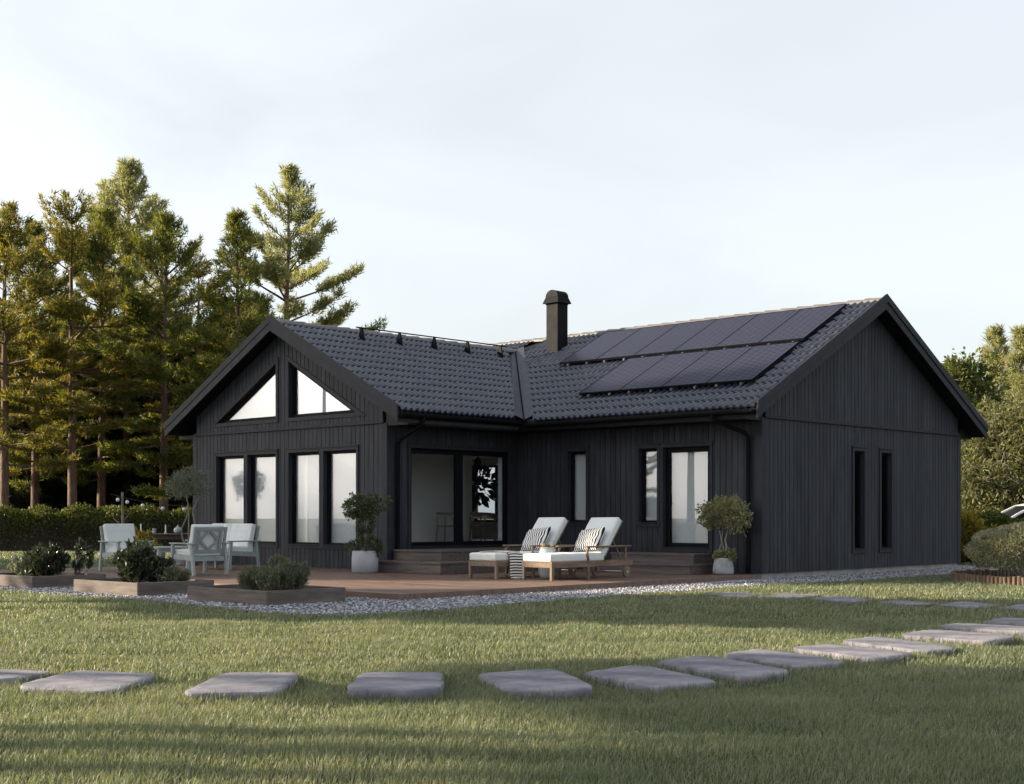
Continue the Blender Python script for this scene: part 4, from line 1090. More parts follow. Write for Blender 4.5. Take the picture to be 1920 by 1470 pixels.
# ---------------------------------------------------------------- sage garden seats (sitter faces +x)
def garden_seat(label, loc, rz, wid=.76, cat='armchair', name='garden_armchair', seats=1, group='sage green garden seats', tuft=True):
    t = thing(name, label, cat, loc, rz, group); m = M['sage']; D = .74; hw_ = wid / 2
    for s in (-1, 1):
        y = s * (hw_ - .03)
        MB().bar((.7, y, 0), (.66, y, .555), .05, .06, (1, 0, 0)).build('front_leg', m, t, bevel=.005)
        MB().bar((.0, y, 0), (.07, y, .555), .05, .06, (1, 0, 0)).build('rear_leg', m, t, bevel=.005)
        MB().box(-.02, .74, y - .04, y + .04, .556, .584).build('armrest', m, t, bevel=.008)
    mb = MB()
    mb.bar((.02, -hw_ + .04, .3), (.68, -hw_ + .04, .34), .03, .09); mb.bar((.02, hw_ - .04, .3), (.68, hw_ - .04, .34), .03, .09)
    mb.box(.655, .685, -hw_ + .056, hw_ - .056, .29, .38); mb.box(.03, .06, -hw_ + .056, hw_ - .056, .255, .34)
    for k in range(6): mb.box(.1 + k * .09, .16 + k * .09, -hw_ + .056, hw_ - .056, .325, .343)
    mb.build('seat_frame', m, t, bevel=.004)
    # raked back with the diamond lattice
    n = seats; bw_ = (wid - .12) / n; mb = MB()
    def B(y, h): return Vector((.1 - .22 * (h - .34), y, h))
    z0, z1 = .40, .86
    mb.bar(B(-hw_ + .06, z1 - .03), B(hw_ - .06, z1 - .03), .03, .06, (1, 0, 0)); mb.bar(B(-hw_ + .06, z0 + .02), B(hw_ - .06, z0 + .02), .03, .05, (1, 0, 0))
    mb = MB()
    def bb(a, b, w2, th=.022, off=0):
        d = (b - a).normalized(); nrm = Vector((1, 0, .22)).normalized(); sd = d.cross(nrm).normalized() * w2 / 2; tn = nrm * th / 2; o_ = nrm * off
        a, b = a + o_, b + o_
        vs = [a - sd - tn, a + sd - tn, a + sd + tn, a - sd + tn, b - sd - tn, b + sd - tn, b + sd + tn, b - sd + tn]
        mb.add(vs, [(0,1,2,3),(7,6,5,4),(0,4,5,1),(1,5,6,2),(2,6,7,3),(3,7,4,0)])
    bb(B(-hw_ + .03, z1 - .025), B(hw_ - .03, z1 - .025), .06, .03); bb(B(-hw_ + .09, z0 + .03), B(hw_ - .09, z0 + .03), .06, .026)
    for k in range(n + 1):
        y = -hw_ + .06 + k * bw_; bb(B(y, .3), B(y, z1 - .056), .055, .03)
    for k in range(n):
        y0 = -hw_ + .06 + k * bw_ + .027; y1 = y0 + bw_ - .054; yc = (y0 + y1) / 2; zc = (z0 + z1) / 2 + .0; zt, zb_ = z1 - .055, z0 + .06
        for ya in (y0 + .07, y1 - .07): bb(B(ya, zb_), B(ya, zt), .035, .02, .001)
        for a, b in (((yc, zt), (y1 - .09, zc)), ((y1 - .09, zc), (yc, zb_)), ((yc, zb_), (y0 + .09, zc)), ((y0 + .09, zc), (yc, zt))): bb(B(*a), B(*b), .045, .018, .0015)
        for ya, yb in ((y0 + .085, y0 + .15), (y1 - .085, y1 - .15)): bb(B(ya, zc), B(yb, zc), .04, .018, .002)
    mb.build('back_frame', m, t)
    for k in range(n):
        y0 = -hw_ + .06 + k * bw_; y1 = y0 + bw_
        link('seat_cushion', soft_box(.1, .71, y0 + .01, y1 - .01, .346, .46, .03, 8, .012, (4, 4, .014) if tuft else None), M['cushion'], t, True)
        me = soft_box(-.25, .26, y0 - .0, y1 + .0, -.05, .06, .03, 14, .012, (4, 4, .022) if tuft else None)
        bc = link('back_cushion', me, M['cushion'], t, True)
        # its top face turned to +x, leaning back by the rake
        bc.location = (.128, 0, .66); bc.rotation_euler = (0, R(90 - 12.4), 0)
    return t
garden_seat('pale sage armchair at the left, cushioned front facing the low table', (-24.3, 14.42, DZ), 0)
garden_seat('pale sage armchair seen from behind, diamond lattice in its back', (-20.92, 14.3, DZ), R(180))
garden_seat('two-seat sage garden sofa with tufted cushions against the gable wall', (-23.2, 16.5, DZ), R(-90), 1.5, 'sofa', 'garden_sofa', 2)
t = thing('coffee_table', 'low pale sage table between the garden armchairs', 'table', (-22.65, 14.38, DZ))
mb = MB(); 
for k in range(7): mb.box(-.5, .5, -.38 + k * .109, -.38 + k * .109 + .1, .46, .485)
mb.build('table_top', M['sage'], t, bevel=.004)
mb = MB(); mb.box(-.44, .44, -.34, -.315, .39, .458); mb.box(-.44, .44, .315, .34, .39, .458); mb.box(-.465, -.441, -.3, .3, .39, .458); mb.box(.441, .465, -.3, .3, .39, .458); mb.build('apron', M['sage'], t)
for x in (-.45, .45):
    for y in (-.33, .33): MB().box(x - .03, x + .03, y - .03, y + .03, 0, .459).build('leg', M['sage'], t, bevel=.004)

# dining table left of the house, tea things on it
tx, ty = ud(-8.15, 33.0); ta = HEAD
t = thing('garden_table', 'grey wooden dining table on the lawn left of the house', 'table', (tx, ty, 0), ta)
mb = MB()
for k in range(5): mb.box(-.9, .75, -.4 + k * .16, -.4 + k * .16 + .152, .715, .75)
mb.build('table_top', M['stepwood'], t, bevel=.004)
mb = MB(); mb.box(-.82, .68, -.33, -.3, .62, .714); mb.box(-.82, .68, .3, .33, .62, .714); mb.build('apron', M['stepwood'], t)
for x in (-.8, .65):
    for y in (-.32, .32): MB().box(x - .035, x + .035, y - .035, y + .035, 0, .714).build('leg', M['stepwood'], t)
def on_table(u, v): 
    q = Vector((math.cos(ta) * u - math.sin(ta) * v, math.sin(ta) * u + math.cos(ta) * v, 0)); return (tx + q.x, ty + q.y, .752)
t = thing('teapot', 'white teapot on the grey garden table', 'teapot', on_table(.2, -.1))
MB().lathe((0, 0, 0), [(.05, 0), (.09, .03), (.1, .08), (.08, .13), (.04, .15)], 24).build('body', M['ceramic'], t, smooth=True)
MB().lathe((0, 0, .15), [(.045, 0), (.03, .02), (.01, .03), (.015, .05), (.004, .055)], 16).build('lid', M['ceramic'], t, smooth=True)
MB().tube([(.08, 0, .06), (.13, 0, .09), (.15, 0, .14)], [.02, .014, .01], 8).build('spout', M['ceramic'], t, smooth=True)
MB().tube([(-.07, 0, .12), (-.13, 0, .12), (-.14, 0, .07), (-.09, 0, .04)], .008, 8).build('handle', M['ceramic'], t, smooth=True)
for u, h, lab in ((-.13, .2, 'thin pale candle on the garden table, beside the teapot'), (-.72, .22, 'thin pale candle at the left end of the garden table')):
    o = MB().lathe((0, 0, 0), [(.035, 0), (.035, .01), (.012, .02), (.018, .05), (.016, .052), (.014, h), (.003, h + .012)], 14).build('candle', M['white'], smooth=True)
    o.location = on_table(u, .05); tag(o, lab, 'candle', 'candles on the garden table')
o = MB().lathe((0, 0, 0), [(.04, 0), (.045, .02), (.04, .1), (.045, .12), (.038, .12)], 18).build('cup', M['ceramic'], smooth=True); o.location = on_table(-.35, -.15)
tag(o, 'small pale cup on the garden table', 'cup')
shrub('flowering_shrub', 'yellow green shrub in front of the garden table', 'shrub', (*ud(-8.35, 31.2), .0), [(0, 0, .35, .55, .5, .3), (-.25, .1, .65, .3, .3, .3), (.3, 0, .42, .35, .3, .22)], 2600, .09, .5, M['yellow'], None)

# bulbs strung from a pole
px, py = ud(-10.0, 35.5)
t = thing('light_pole', 'thin grey pole carrying the string of bulbs', 'pole', (px, py, 0))
MB().tube([(0, 0, 0), (.01, 0, 1.0), (-.01, 0, 1.78)], [.04, .035, .03], 8).build('post', M['greybark'], t)
mb = MB(); mb.tube([(0, 0, 1.0), (.2, .1, 1.25), (.32, .15, 1.5)], [.014, .01, .006], 6); mb.tube([(0, 0, .9), (-.25, -.1, 1.1), (-.35, -.15, 1.35)], [.014, .01, .006], 6); mb.build('twigs', M['greybark'], t)
t = thing('string_lights', 'string of round clear bulbs sagging from the pole', 'string lights', (px, py, 1.75))
def cat_(s): return Vector((*np.array(ud(-10.3 + 3.2 * s, 35.5 - .7 * s)), 1.73 - .26 * math.sin(math.pi * min(s, 1) * .9) - .06 * s))
pts = [cat_(s) for s in np.linspace(0, 1.25, 20)]
MB((px, py, 1.75)).tube(pts, .008, 5).build('cable', M['rubber'], t)
m_, nt_, out_ = new_mat('frosted_bulb'); p_ = N(nt_, 'ShaderNodeBsdfPrincipled', Roughness=.15); p_.inputs['Base Color'].default_value = (.75, .74, .72, 1); nt_.links.new(p_.outputs[0], out_.inputs[0]); M['bulb'] = m_
for s in (.06, .14, .27, .44, .62, .78, .94):
    q = cat_(s) - Vector((px, py, 1.75))
    b = MB(q); b.lathe(q, [(.004, -.15), (.035, -.135), (.048, -.1), (.035, -.065), (.018, -.05)], 16); o = b.build('bulb', M['bulb'], t, smooth=True); o.location = q
    MB().tube([(0, 0, -.05), (0, 0, 0)], .016, 8).build('socket', M['rubber'], o)
# ---------------------------------------------------------------- trees
def height_for(ytop, d): return HC + (HORIZON - ytop) / FPX * d
def at_px(px, d): return ud((px - 960) / FPX * d, d)

def conifer(seed, h, cb, spread, prof, whorl=.62, n_w=(3, 6), needle=(.16, .26), per=24, droop=0., up=.35, skip=.12, lean=(0, 0), dens=1.0, twig=.36, r0=None, puff=.05, nw=.017, low=0, s0b=.32):
    """trunk with limbs, and needle tufts along the outer part of every limb and its side twigs"""
    global rng
    keep = rng; rng = np.random.default_rng(seed)
    mb = MB(); r0 = r0 or .0125 * h + .02
    zs = np.linspace(0, 1, 12); wob = np.cumsum(rng.normal(0, .012 * h / 12 * 2.2, (12, 2)), 0) * (zs[:, None])
    tp = np.c_[wob[:, 0] + lean[0] * zs ** 1.5, wob[:, 1] + lean[1] * zs ** 1.5, zs * h]
    mb.tube(tp, list(r0 * (1 - zs) ** .8 + .012), 10)
    def trunk_at(z): return np.array([np.interp(z, tp[:, 2], tp[:, k]) for k in range(3)])
    P = []; D = []
    z = cb * h
    levels = []
    while z < .985 * h: levels.append(z); z += whorl * rng.uniform(.7, 1.3) * (1 - .45 * (z / h))
    for k in range(low): levels.append(rng.uniform(.16, cb) * h)
    for z in levels:
        t = max(0, (z - cb * h) / (h - cb * h)); a0 = rng.uniform(0, 6.28); nb = rng.integers(*n_w)
        if z < cb * h: nb = 1
        for b in range(nb):
            if rng.uniform() < skip: continue
            az = a0 + 6.283 * b / nb + rng.normal(0, .3); L = max(.25, spread * prof(t) * rng.uniform(.55, 1.2)) * (.75 if z < cb * h else 1)
            el = (-droop) * (1 - t) + (.95 * t ** 1.5) + rng.normal(0, .12) + .05
            p = trunk_at(z); pts = [p]; ns = 7
            for i in range(ns):
                e = el + up * (i / ns) ** 2; az += rng.normal(0, .09)
                p = p + L / ns * np.array([math.cos(az) * math.cos(e), math.sin(az) * math.cos(e), math.sin(e)]); pts.append(p)
            pts = np.array(pts); mb.tube(pts, list(np.linspace(.013 * L + .012, .006, ns + 1)), 5, False)
            m = max(3, int(L / .34 * dens)); s0 = s0b if t < .8 else .12
            for s in np.linspace(s0, 1, m):
                q = np.array([np.interp(s * ns, np.arange(ns + 1), pts[:, k]) for k in range(3)])
                dr = unit(pts[min(ns, int(s * ns) + 1)] - pts[max(0, int(s * ns) - 1)])
                P.append(q); D.append(dr)
                for sd in (-1, 1):
                    if rng.uniform() < .2: continue
                    tl = twig * min(L, 2.6) * (1.12 - s) * rng.uniform(.5, 1.2) + .12
                    side = unit(np.cross(dr, [0, 0, 1])) * sd; td = unit(dr * .75 + side * .75 + np.array([0, 0, rng.uniform(-.1, .35)]))
                    k2 = max(1, int(tl / .17 * dens))
                    for f in (np.arange(k2) + 1) / k2: P.append(q + td * tl * f + np.array([0, 0, .05 * f])); D.append(td)
    P = np.array(P); D = np.array(D); n = len(P)
    base = np.repeat(P, per, 0); dd = np.repeat(D, per, 0)
    N_ = len(base)
    d = unit(dd * .75 + rng.normal(0, .62, (N_, 3)) + np.array([0, 0, .28]))
    b = base + rng.normal(0, puff, (N_, 3)); L = rng.uniform(*needle, (N_, 1))
    sd = unit(np.cross(d, rng.normal(0, 1, (N_, 3)))) * nw * rng.uniform(.8, 1.3, (N_, 1))
    V = np.stack([b - sd, b + sd, b + d * L], 1).reshape(-1, 3); F = np.arange(N_ * 3).reshape(-1, 3)
    rng = keep
    return mb, V, F
def plant_conifer(name, label, loc, args, mat, group, rz=0):
    t = thing(name, label, 'tree', (*loc, 0), rz, group)
    mb, V, F = conifer(**args)
    mb.build('trunk', M['bark'], t, smooth=True); np_mesh('crown', V, F, mat, t)
    return t
pr_pine = lambda t: (1 - t) ** .65 * (.55 + .45 * min(1, t * 3.5))
pr_cone = lambda t: (1 - t) ** .9 * .95 + .05
pr_open = lambda t: (1 - t) ** .75 * (.7 + .3 * min(1, t * 4))
G1 = 'pines behind the hedge'
KW = dict(per=19, nw=.02, puff=.055, needle=(.16, .27), s0b=.46)
T1 = plant_conifer('pine_tree', 'broad pine at the left, bare reddish trunk above the hedge', at_px(136, 50), dict(seed=3, h=height_for(385, 50), cb=.36, spread=4.6, prof=pr_pine, dens=1.05, skip=.16, low=5, droop=.1, twig=.5, whorl=.72, **KW), M['glowpine'], G1)
T2 = plant_conifer('pine_tree', 'tallest pine at the left, pale leaning top above the others', at_px(238, 59), dict(seed=11, h=height_for(300, 59), cb=.5, spread=3.9, prof=pr_open, dens=1.1, skip=.15, lean=(-.5, .35), up=.5, twig=.48, whorl=.6, **KW), M['palepine'], G1)
T3 = plant_conifer('pine_tree', 'pine with a dark straight trunk, just left of the olive tree', at_px(307, 52), dict(seed=21, h=height_for(415, 52), cb=.27, spread=4.2, prof=pr_pine, dens=1.05, skip=.16, low=5, droop=.15, twig=.48, whorl=.72, **KW), M['pine'], G1)
T4 = plant_conifer('pine_tree', 'narrow pointed green conifer rising left of the gable peak', at_px(444, 50), dict(seed=31, h=height_for(412, 50), cb=.2, spread=3.5, prof=pr_cone, dens=1.05, skip=.1, droop=.12, twig=.45, whorl=.72, **KW), M['pine'], G1)
T5 = plant_conifer('pine_tree', 'tall pale pine with open branches behind the gable roof', at_px(534, 60), dict(seed=48, h=height_for(322, 60), cb=.3, spread=5.1, prof=pr_open, whorl=1.0, dens=1.0, skip=.15, s0b=.42, up=.3, n_w=(3, 6), droop=.05, twig=.42, per=22, nw=.026, puff=.08, needle=(.18, .32)), M['palepine'], G1)
T0 = plant_conifer('pine_tree', 'pine cut off by the left edge of the photo', at_px(8, 48), dict(seed=52, h=height_for(392, 48), cb=.25, spread=3.6, prof=pr_pine, dens=1.05, skip=.16, droop=.1, twig=.48, whorl=.72, **KW), M['glowpine'], G1)
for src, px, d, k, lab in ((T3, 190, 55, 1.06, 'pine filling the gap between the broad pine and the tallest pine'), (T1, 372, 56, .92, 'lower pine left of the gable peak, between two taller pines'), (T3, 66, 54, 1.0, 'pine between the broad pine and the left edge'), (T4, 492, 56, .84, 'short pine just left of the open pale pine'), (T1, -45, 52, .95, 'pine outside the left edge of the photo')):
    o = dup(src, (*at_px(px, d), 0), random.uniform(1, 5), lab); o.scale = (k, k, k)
# dark spruces further back: two built, the rest copies
sp = [plant_conifer('spruce_tree', 'lab', (0, 0), dict(seed=60 + k, h=10.2, cb=.03, spread=3.5, prof=pr_cone, whorl=.55, n_w=(5, 8), needle=(.22, .4), per=20, droop=.3, up=.25, skip=.05, dens=.9, nw=.04, puff=.1, twig=.46), M['spruce'], 'dark spruces behind the pines') for k in range(2)]
spots = [(-70, 60), (-25, 66), (28, 58), (70, 70), (105, 63), (165, 60), (205, 72), (255, 64), (290, 70), (340, 60), (385, 68), (420, 58), (470, 64), (520, 72), (575, 70), (-120, 66), (150, 74), (50, 76)]
place = ['at the far left edge', 'beside the cut-off pine', 'left of the broad pine trunk', 'behind the broad pine', 'just left of the broad pine trunk', 'just right of the broad pine trunk', 'below the tallest pine', 'right below the tallest pine', 'left of the straight trunk', 'right of the straight trunk', 'above the gable eave end', 'beside the narrow conifer', 'right of the narrow conifer', 'behind the open pine', 'right of the open pine trunk', 'outside the left edge', 'deep behind the broad pine', 'deep behind the left pines']
for i, ((px, d), wl) in enumerate(zip(spots, place)):
    lab = 'dark low spruce ' + wl; loc = (*at_px(px, d), 0); rz = random.uniform(0, 6.28)
    if i < 2: o = sp[i]; o.location = loc; o.rotation_euler = (0, 0, rz); o['label'] = lab
    else: o = dup(sp[i % 2], loc, rz, lab)
    s = random.uniform(.8, 1.12); o.scale = (s * 1.05, s * 1.05, s)

# trees left of the lawn, outside the picture: they cast the long shadows over lawn and gable
off = 'tree standing left of the lawn, outside the picture'
SHT = plant_conifer('pine_tree', off, ud(-42, 31), dict(seed=81, h=17.6, cb=.54, spread=4.6, prof=pr_pine, dens=1.1, skip=.04, droop=0, twig=.5, whorl=.5, per=20, nw=.04, puff=.09, needle=(.22, .36), n_w=(6, 9), r0=.1), M['pine'], 'trees left of the lawn, outside the picture')
SHB = plant_conifer('pine_tree', off, ud(-25, 8.8), dict(seed=83, h=15.0, cb=.55, spread=3.3, prof=pr_pine, dens=1.2, skip=.03, droop=-.05, twig=.55, whorl=.42, per=24, nw=.045, puff=.1, needle=(.22, .36), n_w=(6, 9)), M['pine'], 'trees left of the lawn, outside the picture')
SHADE = [(-29, 9.8, 1.2, 'B'), (-27, 6.6, 1.1, 'B'), (-22, 9.6, .91, 'B'), (-23, 11.8, .86, 'B'), (-24.5, 19.2, .8, 'B'), (-26, 20.8, .8, 'B'), (-24, 23.4, .5, 'T3'), (-26, 26.2, .54, 'T3'),
         (-44, 33.4, .98, 'H'), (-41, 35.8, .97, 'H'), (-46.5, 31.4, .99, 'H'), (-45, 37.5, .96, 'H')]
G2 = 'trees left of the lawn, outside the picture'
for i, (u, d, s, src) in enumerate(SHADE):
    o = dup({'T1': T1, 'T2': T2, 'T3': T3, 'T4': T4, 'H': SHT, 'B': SHB}[src], (*ud(u, d), 0), random.uniform(0, 6.28), 'tree standing left of the lawn, outside the picture', G2)
    o.scale = (s, s, s)

# broadleaf trees on the right
def broadleaf(name, label, loc, h, cr, n_c, n_l, leaf, aspect, mat, group, seed, cb=.25, lumpr=.62, droop=0., bark='greybark', zsq=.55):
    global rng
    keep = rng; rng = np.random.default_rng(seed)
    t = thing(name, label, 'tree', (*loc, 0), 0, group)
    mb = MB(); r0 = .016 * h + .03; k0 = np.array([0, 0, cb * h * .8])
    mb.tube([(0, 0, 0), (.05, .02, cb * h * .5), tuple(k0), (.05, 0, h * .55), (0, .05, h * .9)], [r0, r0 * .9, r0 * .8, r0 * .45, .02], 9)
    zc = h * (cb + 1) / 2
    dirs = unit(rng.normal(0, 1, (n_c, 3))); rad = rng.uniform(.35, 1, (n_c, 1)) ** .6
    cen = dirs * rad * np.array([cr, cr, h * (1 - cb) / 2]) * .88 + np.array([0, 0, zc])
    wz = 1 - np.clip((cen[:, 2] - zc) / (h * (1 - cb) / 2), 0, 1) ** 2 * zsq; cen[:, :2] *= wz[:, None]
    L = []
    for c in cen:
        root = np.array([.02, .0, max(cb * h * .7, c[2] * rng.uniform(.5, .75))]); mid = (root + c) / 2 + np.array([0, 0, -.05 * h * .3])
        mb.tube([root, mid, c], [.05 * h / 8 + .01, .028, .01], 5, False)
        rr = lumpr * rng.uniform(.6, 1.3); nt_ = max(5, n_l // 14)
        tips, dd = ball(nt_, c, (rr, rr, rr * .75), .3)
        for q in tips[:5]: mb.tube([c, q], [.012, .005], 4, False)
        idx = rng.integers(0, nt_, n_l); p = tips[idx] + rng.normal(0, .13 * rr, (n_l, 3))
        L.append(leaves(p, dd[idx] + np.array([0, 0, .15 - droop]), leaf, aspect, .6))
    V, F = merge(L); V[:, 2] = np.maximum(V[:, 2], .05)
    mb.build('trunk', M[bark], t, smooth=True); np_mesh('crown', V, F, mat, t)
    rng = keep
    return t
G3 = 'trees behind the right end of the house'
broadleaf('broadleaf_tree', 'large narrow-leaved tree beside the right end of the house', at_px(1885, 42.5), height_for(735, 42.5), 2.1, 90, 240, .17, .26, M['willow'], G3, 5, cb=.05, lumpr=.6, droop=.25)
broadleaf('broadleaf_tree', 'fresh green tree peeping over the right roof slope', at_px(1795, 46), height_for(650, 46), 1.6, 60, 200, .16, .55, M['leaf'], G3, 6, cb=.2)
broadleaf('broadleaf_tree', 'dense green tree low behind the right house corner', at_px(1830, 44), height_for(770, 44), 2.0, 80, 220, .15, .5, M['leaf'], G3, 7, cb=.02)
plant_conifer('pine_tree', 'young brownish pine with two tops at the upper right', at_px(1868, 50), dict(seed=71, h=height_for(622, 50), cb=.15, spread=2.0, prof=pr_open, dens=1.0, skip=.15), M['palepine'], G3)
plant_conifer('pine_tree', 'young pine at the very right edge of the photo', at_px(1912, 48), dict(seed=75, h=height_for(630, 48), cb=.15, spread=1.9, prof=pr_open, dens=1.0, skip=.15), M['palepine'], G3)
broadleaf('broadleaf_tree', 'tree outside the right edge of the photo', at_px(1985, 42), height_for(690, 42), 2.2, 70, 220, .17, .3, M['willow'], G3, 9, cb=.05, droop=.2)
for i, (px, d) in enumerate(((1800, 62), (1850, 66), (1905, 60), (1960, 64))):
    o = dup(sp[i % 2], (*at_px(px, d), 0), i * 1.7, 'dark spruce far behind the right trees, ' + ['nearest the roof edge', 'under the brownish pine', 'under the edge pine', 'outside the right edge'][i], 'dark spruces on the right'); o.scale = (.8, .8, .72)
x, y = at_px(1826, 33.6)
shrub('yellow_shrub', 'yellow leaved shrub beside the right house corner', 'shrub', (x, y, 0), [(-.15, 0, .85, .4, .4, .6), (.15, .1, .6, .4, .4, .5), (-.2, .1, .45, .45, .4, .45)], 3200, .1, .55, M['yellow'], None, up=.2)

# ---------------------------------------------------------------- hedges
def hedge(label, a, b, h, thick, n, mat, seed=1):
    a, b = np.array(a), np.array(b); L = np.linalg.norm(b - a); dr = (b - a) / L; nr = np.array([-dr[1], dr[0]])
    t = thing('hedge', label, 'hedge', (a[0], a[1], 0), math.atan2(dr[1], dr[0]))
    r = np.random.default_rng(seed); mb = MB(); nx = 60; vs = []
    for i in range(nx + 1):
        for k in range(9):
            an = math.pi * k / 8; vs.append((L * i / nx, (thick / 2 - .16) * math.cos(an) * (1 if 1 else 0), max(.0, (h - .16) * math.sin(an) ** .45 + r.normal(0, .03))))
    mb.add(vs, [(i * 9 + k, i * 9 + k + 1, (i + 1) * 9 + k + 1, (i + 1) * 9 + k) for i in range(nx) for k in range(8)])
    mb.build('twigs', M['soil'], t)  # solid dark core added inside the hedge to block the view through it
    s = r.uniform(0, L, n); an = r.uniform(0, math.pi, n); bump = 1 + .09 * np.sin(s * 2.1) * np.cos(an * 3 + s) + .05 * np.sin(s * 5.3 + 1)
    rr = r.uniform(.86, 1.06, n) * bump
    p = np.c_[s, thick / 2 * np.cos(an) * rr, np.abs(np.sin(an)) ** .45 * h * rr]
    d = np.c_[r.normal(0, .3, n), np.cos(an), np.sin(an)]
    V, F = leaves(p, d, .085, .6, .7); V[:, 2] = np.maximum(V[:, 2], .01)
    np_mesh('foliage', V, F, mat, t)
    return t
hedge('dark clipped hedge along the back of the lawn at the left', at_px(-140, 45.6), at_px(560, 47), 1.36, 1.3, 26000, M['hedge'])
hedge('dark hedge in shade behind the right house corner', at_px(1772, 34.6), at_px(2100, 35), 1.1, 1.1, 12000, M['hedge'], 3)

# white car half hidden behind the right hedge
t = thing('parked_car', 'white car half hidden by shrubs at the right edge', 'car', (*at_px(1936, 37.6), 0), HEAD + R(179))
def shell(prof, w0, w1, zt):
    vs = []; n = len(prof); mb = MB()
    for s in (-1, 1):
        for x, z in prof:
            k = w0 if z < zt else w0 + (w1 - w0) * min(1, (z - zt) / .5); vs.append((x, s * k, z))
    mb.add(vs, [tuple(range(n - 1, -1, -1)), tuple(range(n, 2 * n))] + [(i, (i + 1) % n, n + (i + 1) % n, n + i) for i in range(n)]); return mb
body = [(-2.15, .3), (2.15, .3), (2.2, .55), (2.1, .78), (1.2, .92), (.9, .95), (-1.6, .97), (-2.15, .95), (-2.2, .6)]
shell(body, .88, .88, 9).build('body', M['carpaint'], t, bevel=.05, seg=3)
cab = [(-1.75, .96), (1.02, .94), (.25, 1.42), (-.1, 1.47), (-1.0, 1.48), (-1.35, 1.42)]
shell(cab, .8, .66, .95).build('windows', M['darkglass'], t, bevel=.03)
mb = MB()
for s in (-1, 1):
    pts = [(1.12, .84 * s, .95), (.7, .775 * s, 1.2), (.22, .7 * s, 1.44), (-.1, .68 * s, 1.5), (-.9, .68 * s, 1.51), (-1.4, .69 * s, 1.45), (-1.85, .82 * s, .97)]
    for a, b in zip(pts, pts[1:]): mb.bar(a, b, .06, .05, (0, 1, 0))
mb.prism([(.24, -.67, 1.445), (-.1, -.67, 1.495), (-1.0, -.67, 1.505), (-1.38, -.67, 1.445)], (0, 1.34, 0))
mb.build('roof', M['carpaint'], t, bevel=.01)
for x in (-1.35, 1.35):
    for s in (-1, 1):
        mb = MB(); mb.tube([(x, s * .72, .32), (x, s * .725, .32), (x, s * .895, .32), (x, s * .9, .32)], [.28, .32, .32, .28], 28); wh = mb.build('wheel', M['rubber'], t)
        MB().tube([(x, s * .89, .32), (x, s * .908, .32)], .2, 20).build('rim', M['hubcap'], wh)
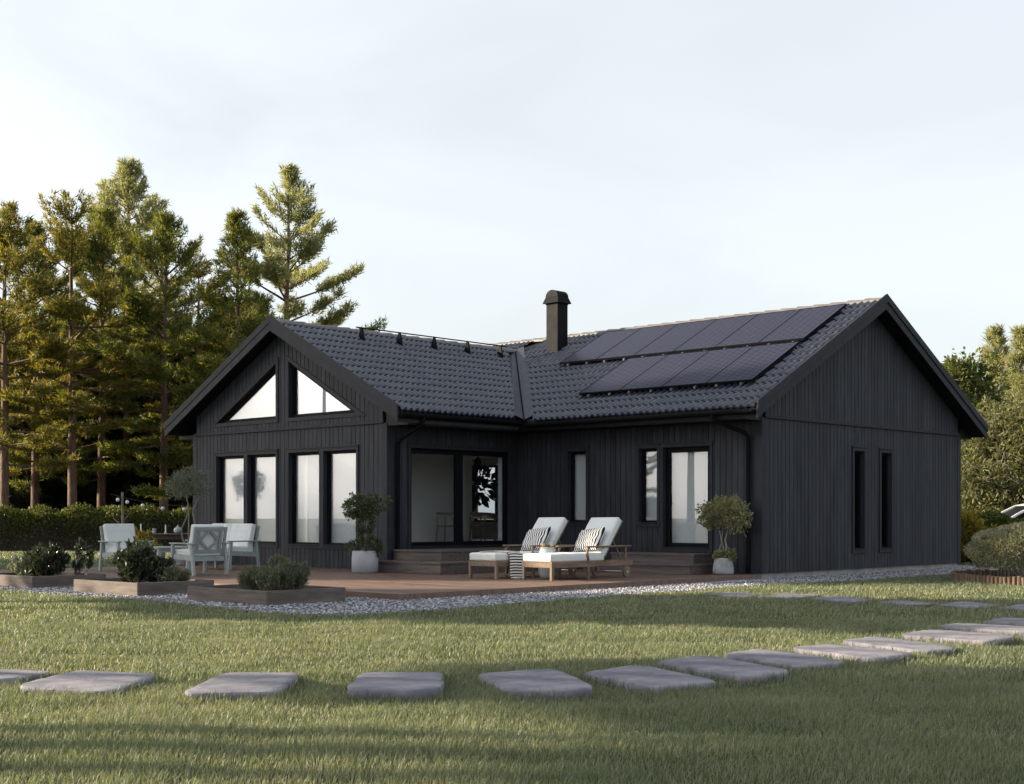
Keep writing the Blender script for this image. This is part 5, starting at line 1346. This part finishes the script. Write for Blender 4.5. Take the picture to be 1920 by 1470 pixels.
# ---------------------------------------------------------------- lawn grass: single blades, denser and finer near the viewer
def grass_zone(d0, d1, dens, hgt, wid, umul=.46, uadd=1.2, n_seg=2):
    area = (umul * (d1 ** 2 - d0 ** 2) + 2 * uadd * (d1 - d0)); n = int(dens * area)
    d = np.sqrt(rng.uniform(d0 ** 2, d1 ** 2, n)); u = rng.uniform(-1, 1, n) * (umul * d + uadd)
    P = RV[None] * u[:, None] + FV[None] * d[:, None]
    ok = ~inside(P, GRAVEL)
    wob = .05 * np.sin(P[:, 0] * 9) + .04 * np.sin(P[:, 1] * 11 + 2)
    for s in STONES:
        s = np.array(s); c = s.mean(0)
        ok &= ~inside(P, c + (s - c) * .93)
    ok &= ((P[:, 0] - BEDC[0]) ** 2 + (P[:, 1] - BEDC[1]) ** 2) > (BEDR * 1.02) ** 2
    ok &= ~((P[:, 0] > XL) & (P[:, 0] < XM) & (P[:, 1] > YM - .1) & (P[:, 1] < YM + GW))
    # patchiness: thinner and thicker tufts
    f = np.sin(P[:, 0] * 2.3 + np.sin(P[:, 1] * 1.7)) * np.sin(P[:, 1] * 2.9 + np.sin(P[:, 0] * 2.1)) + .5 * np.sin(P[:, 0] * 7.1 + 1) * np.sin(P[:, 1] * 6.3)
    ok &= rng.uniform(-1.9, 1.5, n) < f + .9
    P = P[ok]; f = f[ok]; n = len(P)
    h = hgt * rng.uniform(.45, 1.15, n) * (1 + .36 * f); az = rng.uniform(0, 6.283, n); ln = rng.uniform(.05, .9, n) * h
    # a common lean, changing slowly over the lawn
    ca = .5 * np.sin(P[:, 0] * .9) + .6
    dx = np.cos(az) * ln + .14 * h * np.cos(ca); dy = np.sin(az) * ln + .14 * h * np.sin(ca)
    sa = az + 1.57 + rng.normal(0, .6, n); sx, sy = np.cos(sa) * wid * .5, np.sin(sa) * wid * .5
    z = np.zeros(n)
    b0 = np.c_[P[:, 0] - sx, P[:, 1] - sy, z]; b1 = np.c_[P[:, 0] + sx, P[:, 1] + sy, z]
    m0 = np.c_[P[:, 0] - sx * .8 + dx * .35, P[:, 1] - sy * .8 + dy * .35, h * .6]; m1 = np.c_[P[:, 0] + sx * .8 + dx * .35, P[:, 1] + sy * .8 + dy * .35, h * .6]
    tp = np.c_[P[:, 0] + dx, P[:, 1] + dy, h * .95]
    V = np.stack([b0, b1, m1, m0, tp], 1).reshape(-1, 3); i = np.arange(n)[:, None] * 5
    F = np.concatenate([i + np.array([[0, 1, 2]]), i + np.array([[0, 2, 3]]), i + np.array([[3, 2, 4]])], 0)
    return V, F
def rim():
    Ps = []
    for s in STONES:
        s = np.array(s); c = s.mean(0); k = rng.integers(0, 4, 420); t = rng.uniform(0, 1, (420, 1))
        p = s[k] + (s[(k + 1) % 4] - s[k]) * t; Ps.append(c + (p - c) * rng.uniform(.95, 1.07, (420, 1)))
    P = np.concatenate(Ps); n = len(P); h = rng.uniform(.035, .095, n); az = rng.uniform(0, 6.283, n); ln = rng.uniform(.1, .7, n) * h
    dx, dy = np.cos(az) * ln, np.sin(az) * ln; sx, sy = -np.sin(az) * .0028, np.cos(az) * .0028; z = np.zeros(n)
    V = np.stack([np.c_[P[:, 0] - sx, P[:, 1] - sy, z], np.c_[P[:, 0] + sx, P[:, 1] + sy, z], np.c_[P[:, 0] + sx * .8 + dx * .4, P[:, 1] + sy * .8 + dy * .4, h * .6], np.c_[P[:, 0] - sx * .8 + dx * .4, P[:, 1] - sy * .8 + dy * .4, h * .6], np.c_[P[:, 0] + dx, P[:, 1] + dy, h]], 1).reshape(-1, 3)
    i = np.arange(n)[:, None] * 5
    return V, np.concatenate([i + np.array([[0, 1, 2]]), i + np.array([[0, 2, 3]]), i + np.array([[3, 2, 4]])], 0)
Z = [rim(), grass_zone(4.2, 9.5, 6500, .05, .004), grass_zone(9.5, 15, 2800, .05, .0065), grass_zone(15, 27, 800, .05, .012), grass_zone(27, 46, 170, .06, .03)]
V, F = merge(Z)
tag(np_mesh('grass', V, F, M['grass']), 'short mown lawn grass', 'grass', kind='stuff')
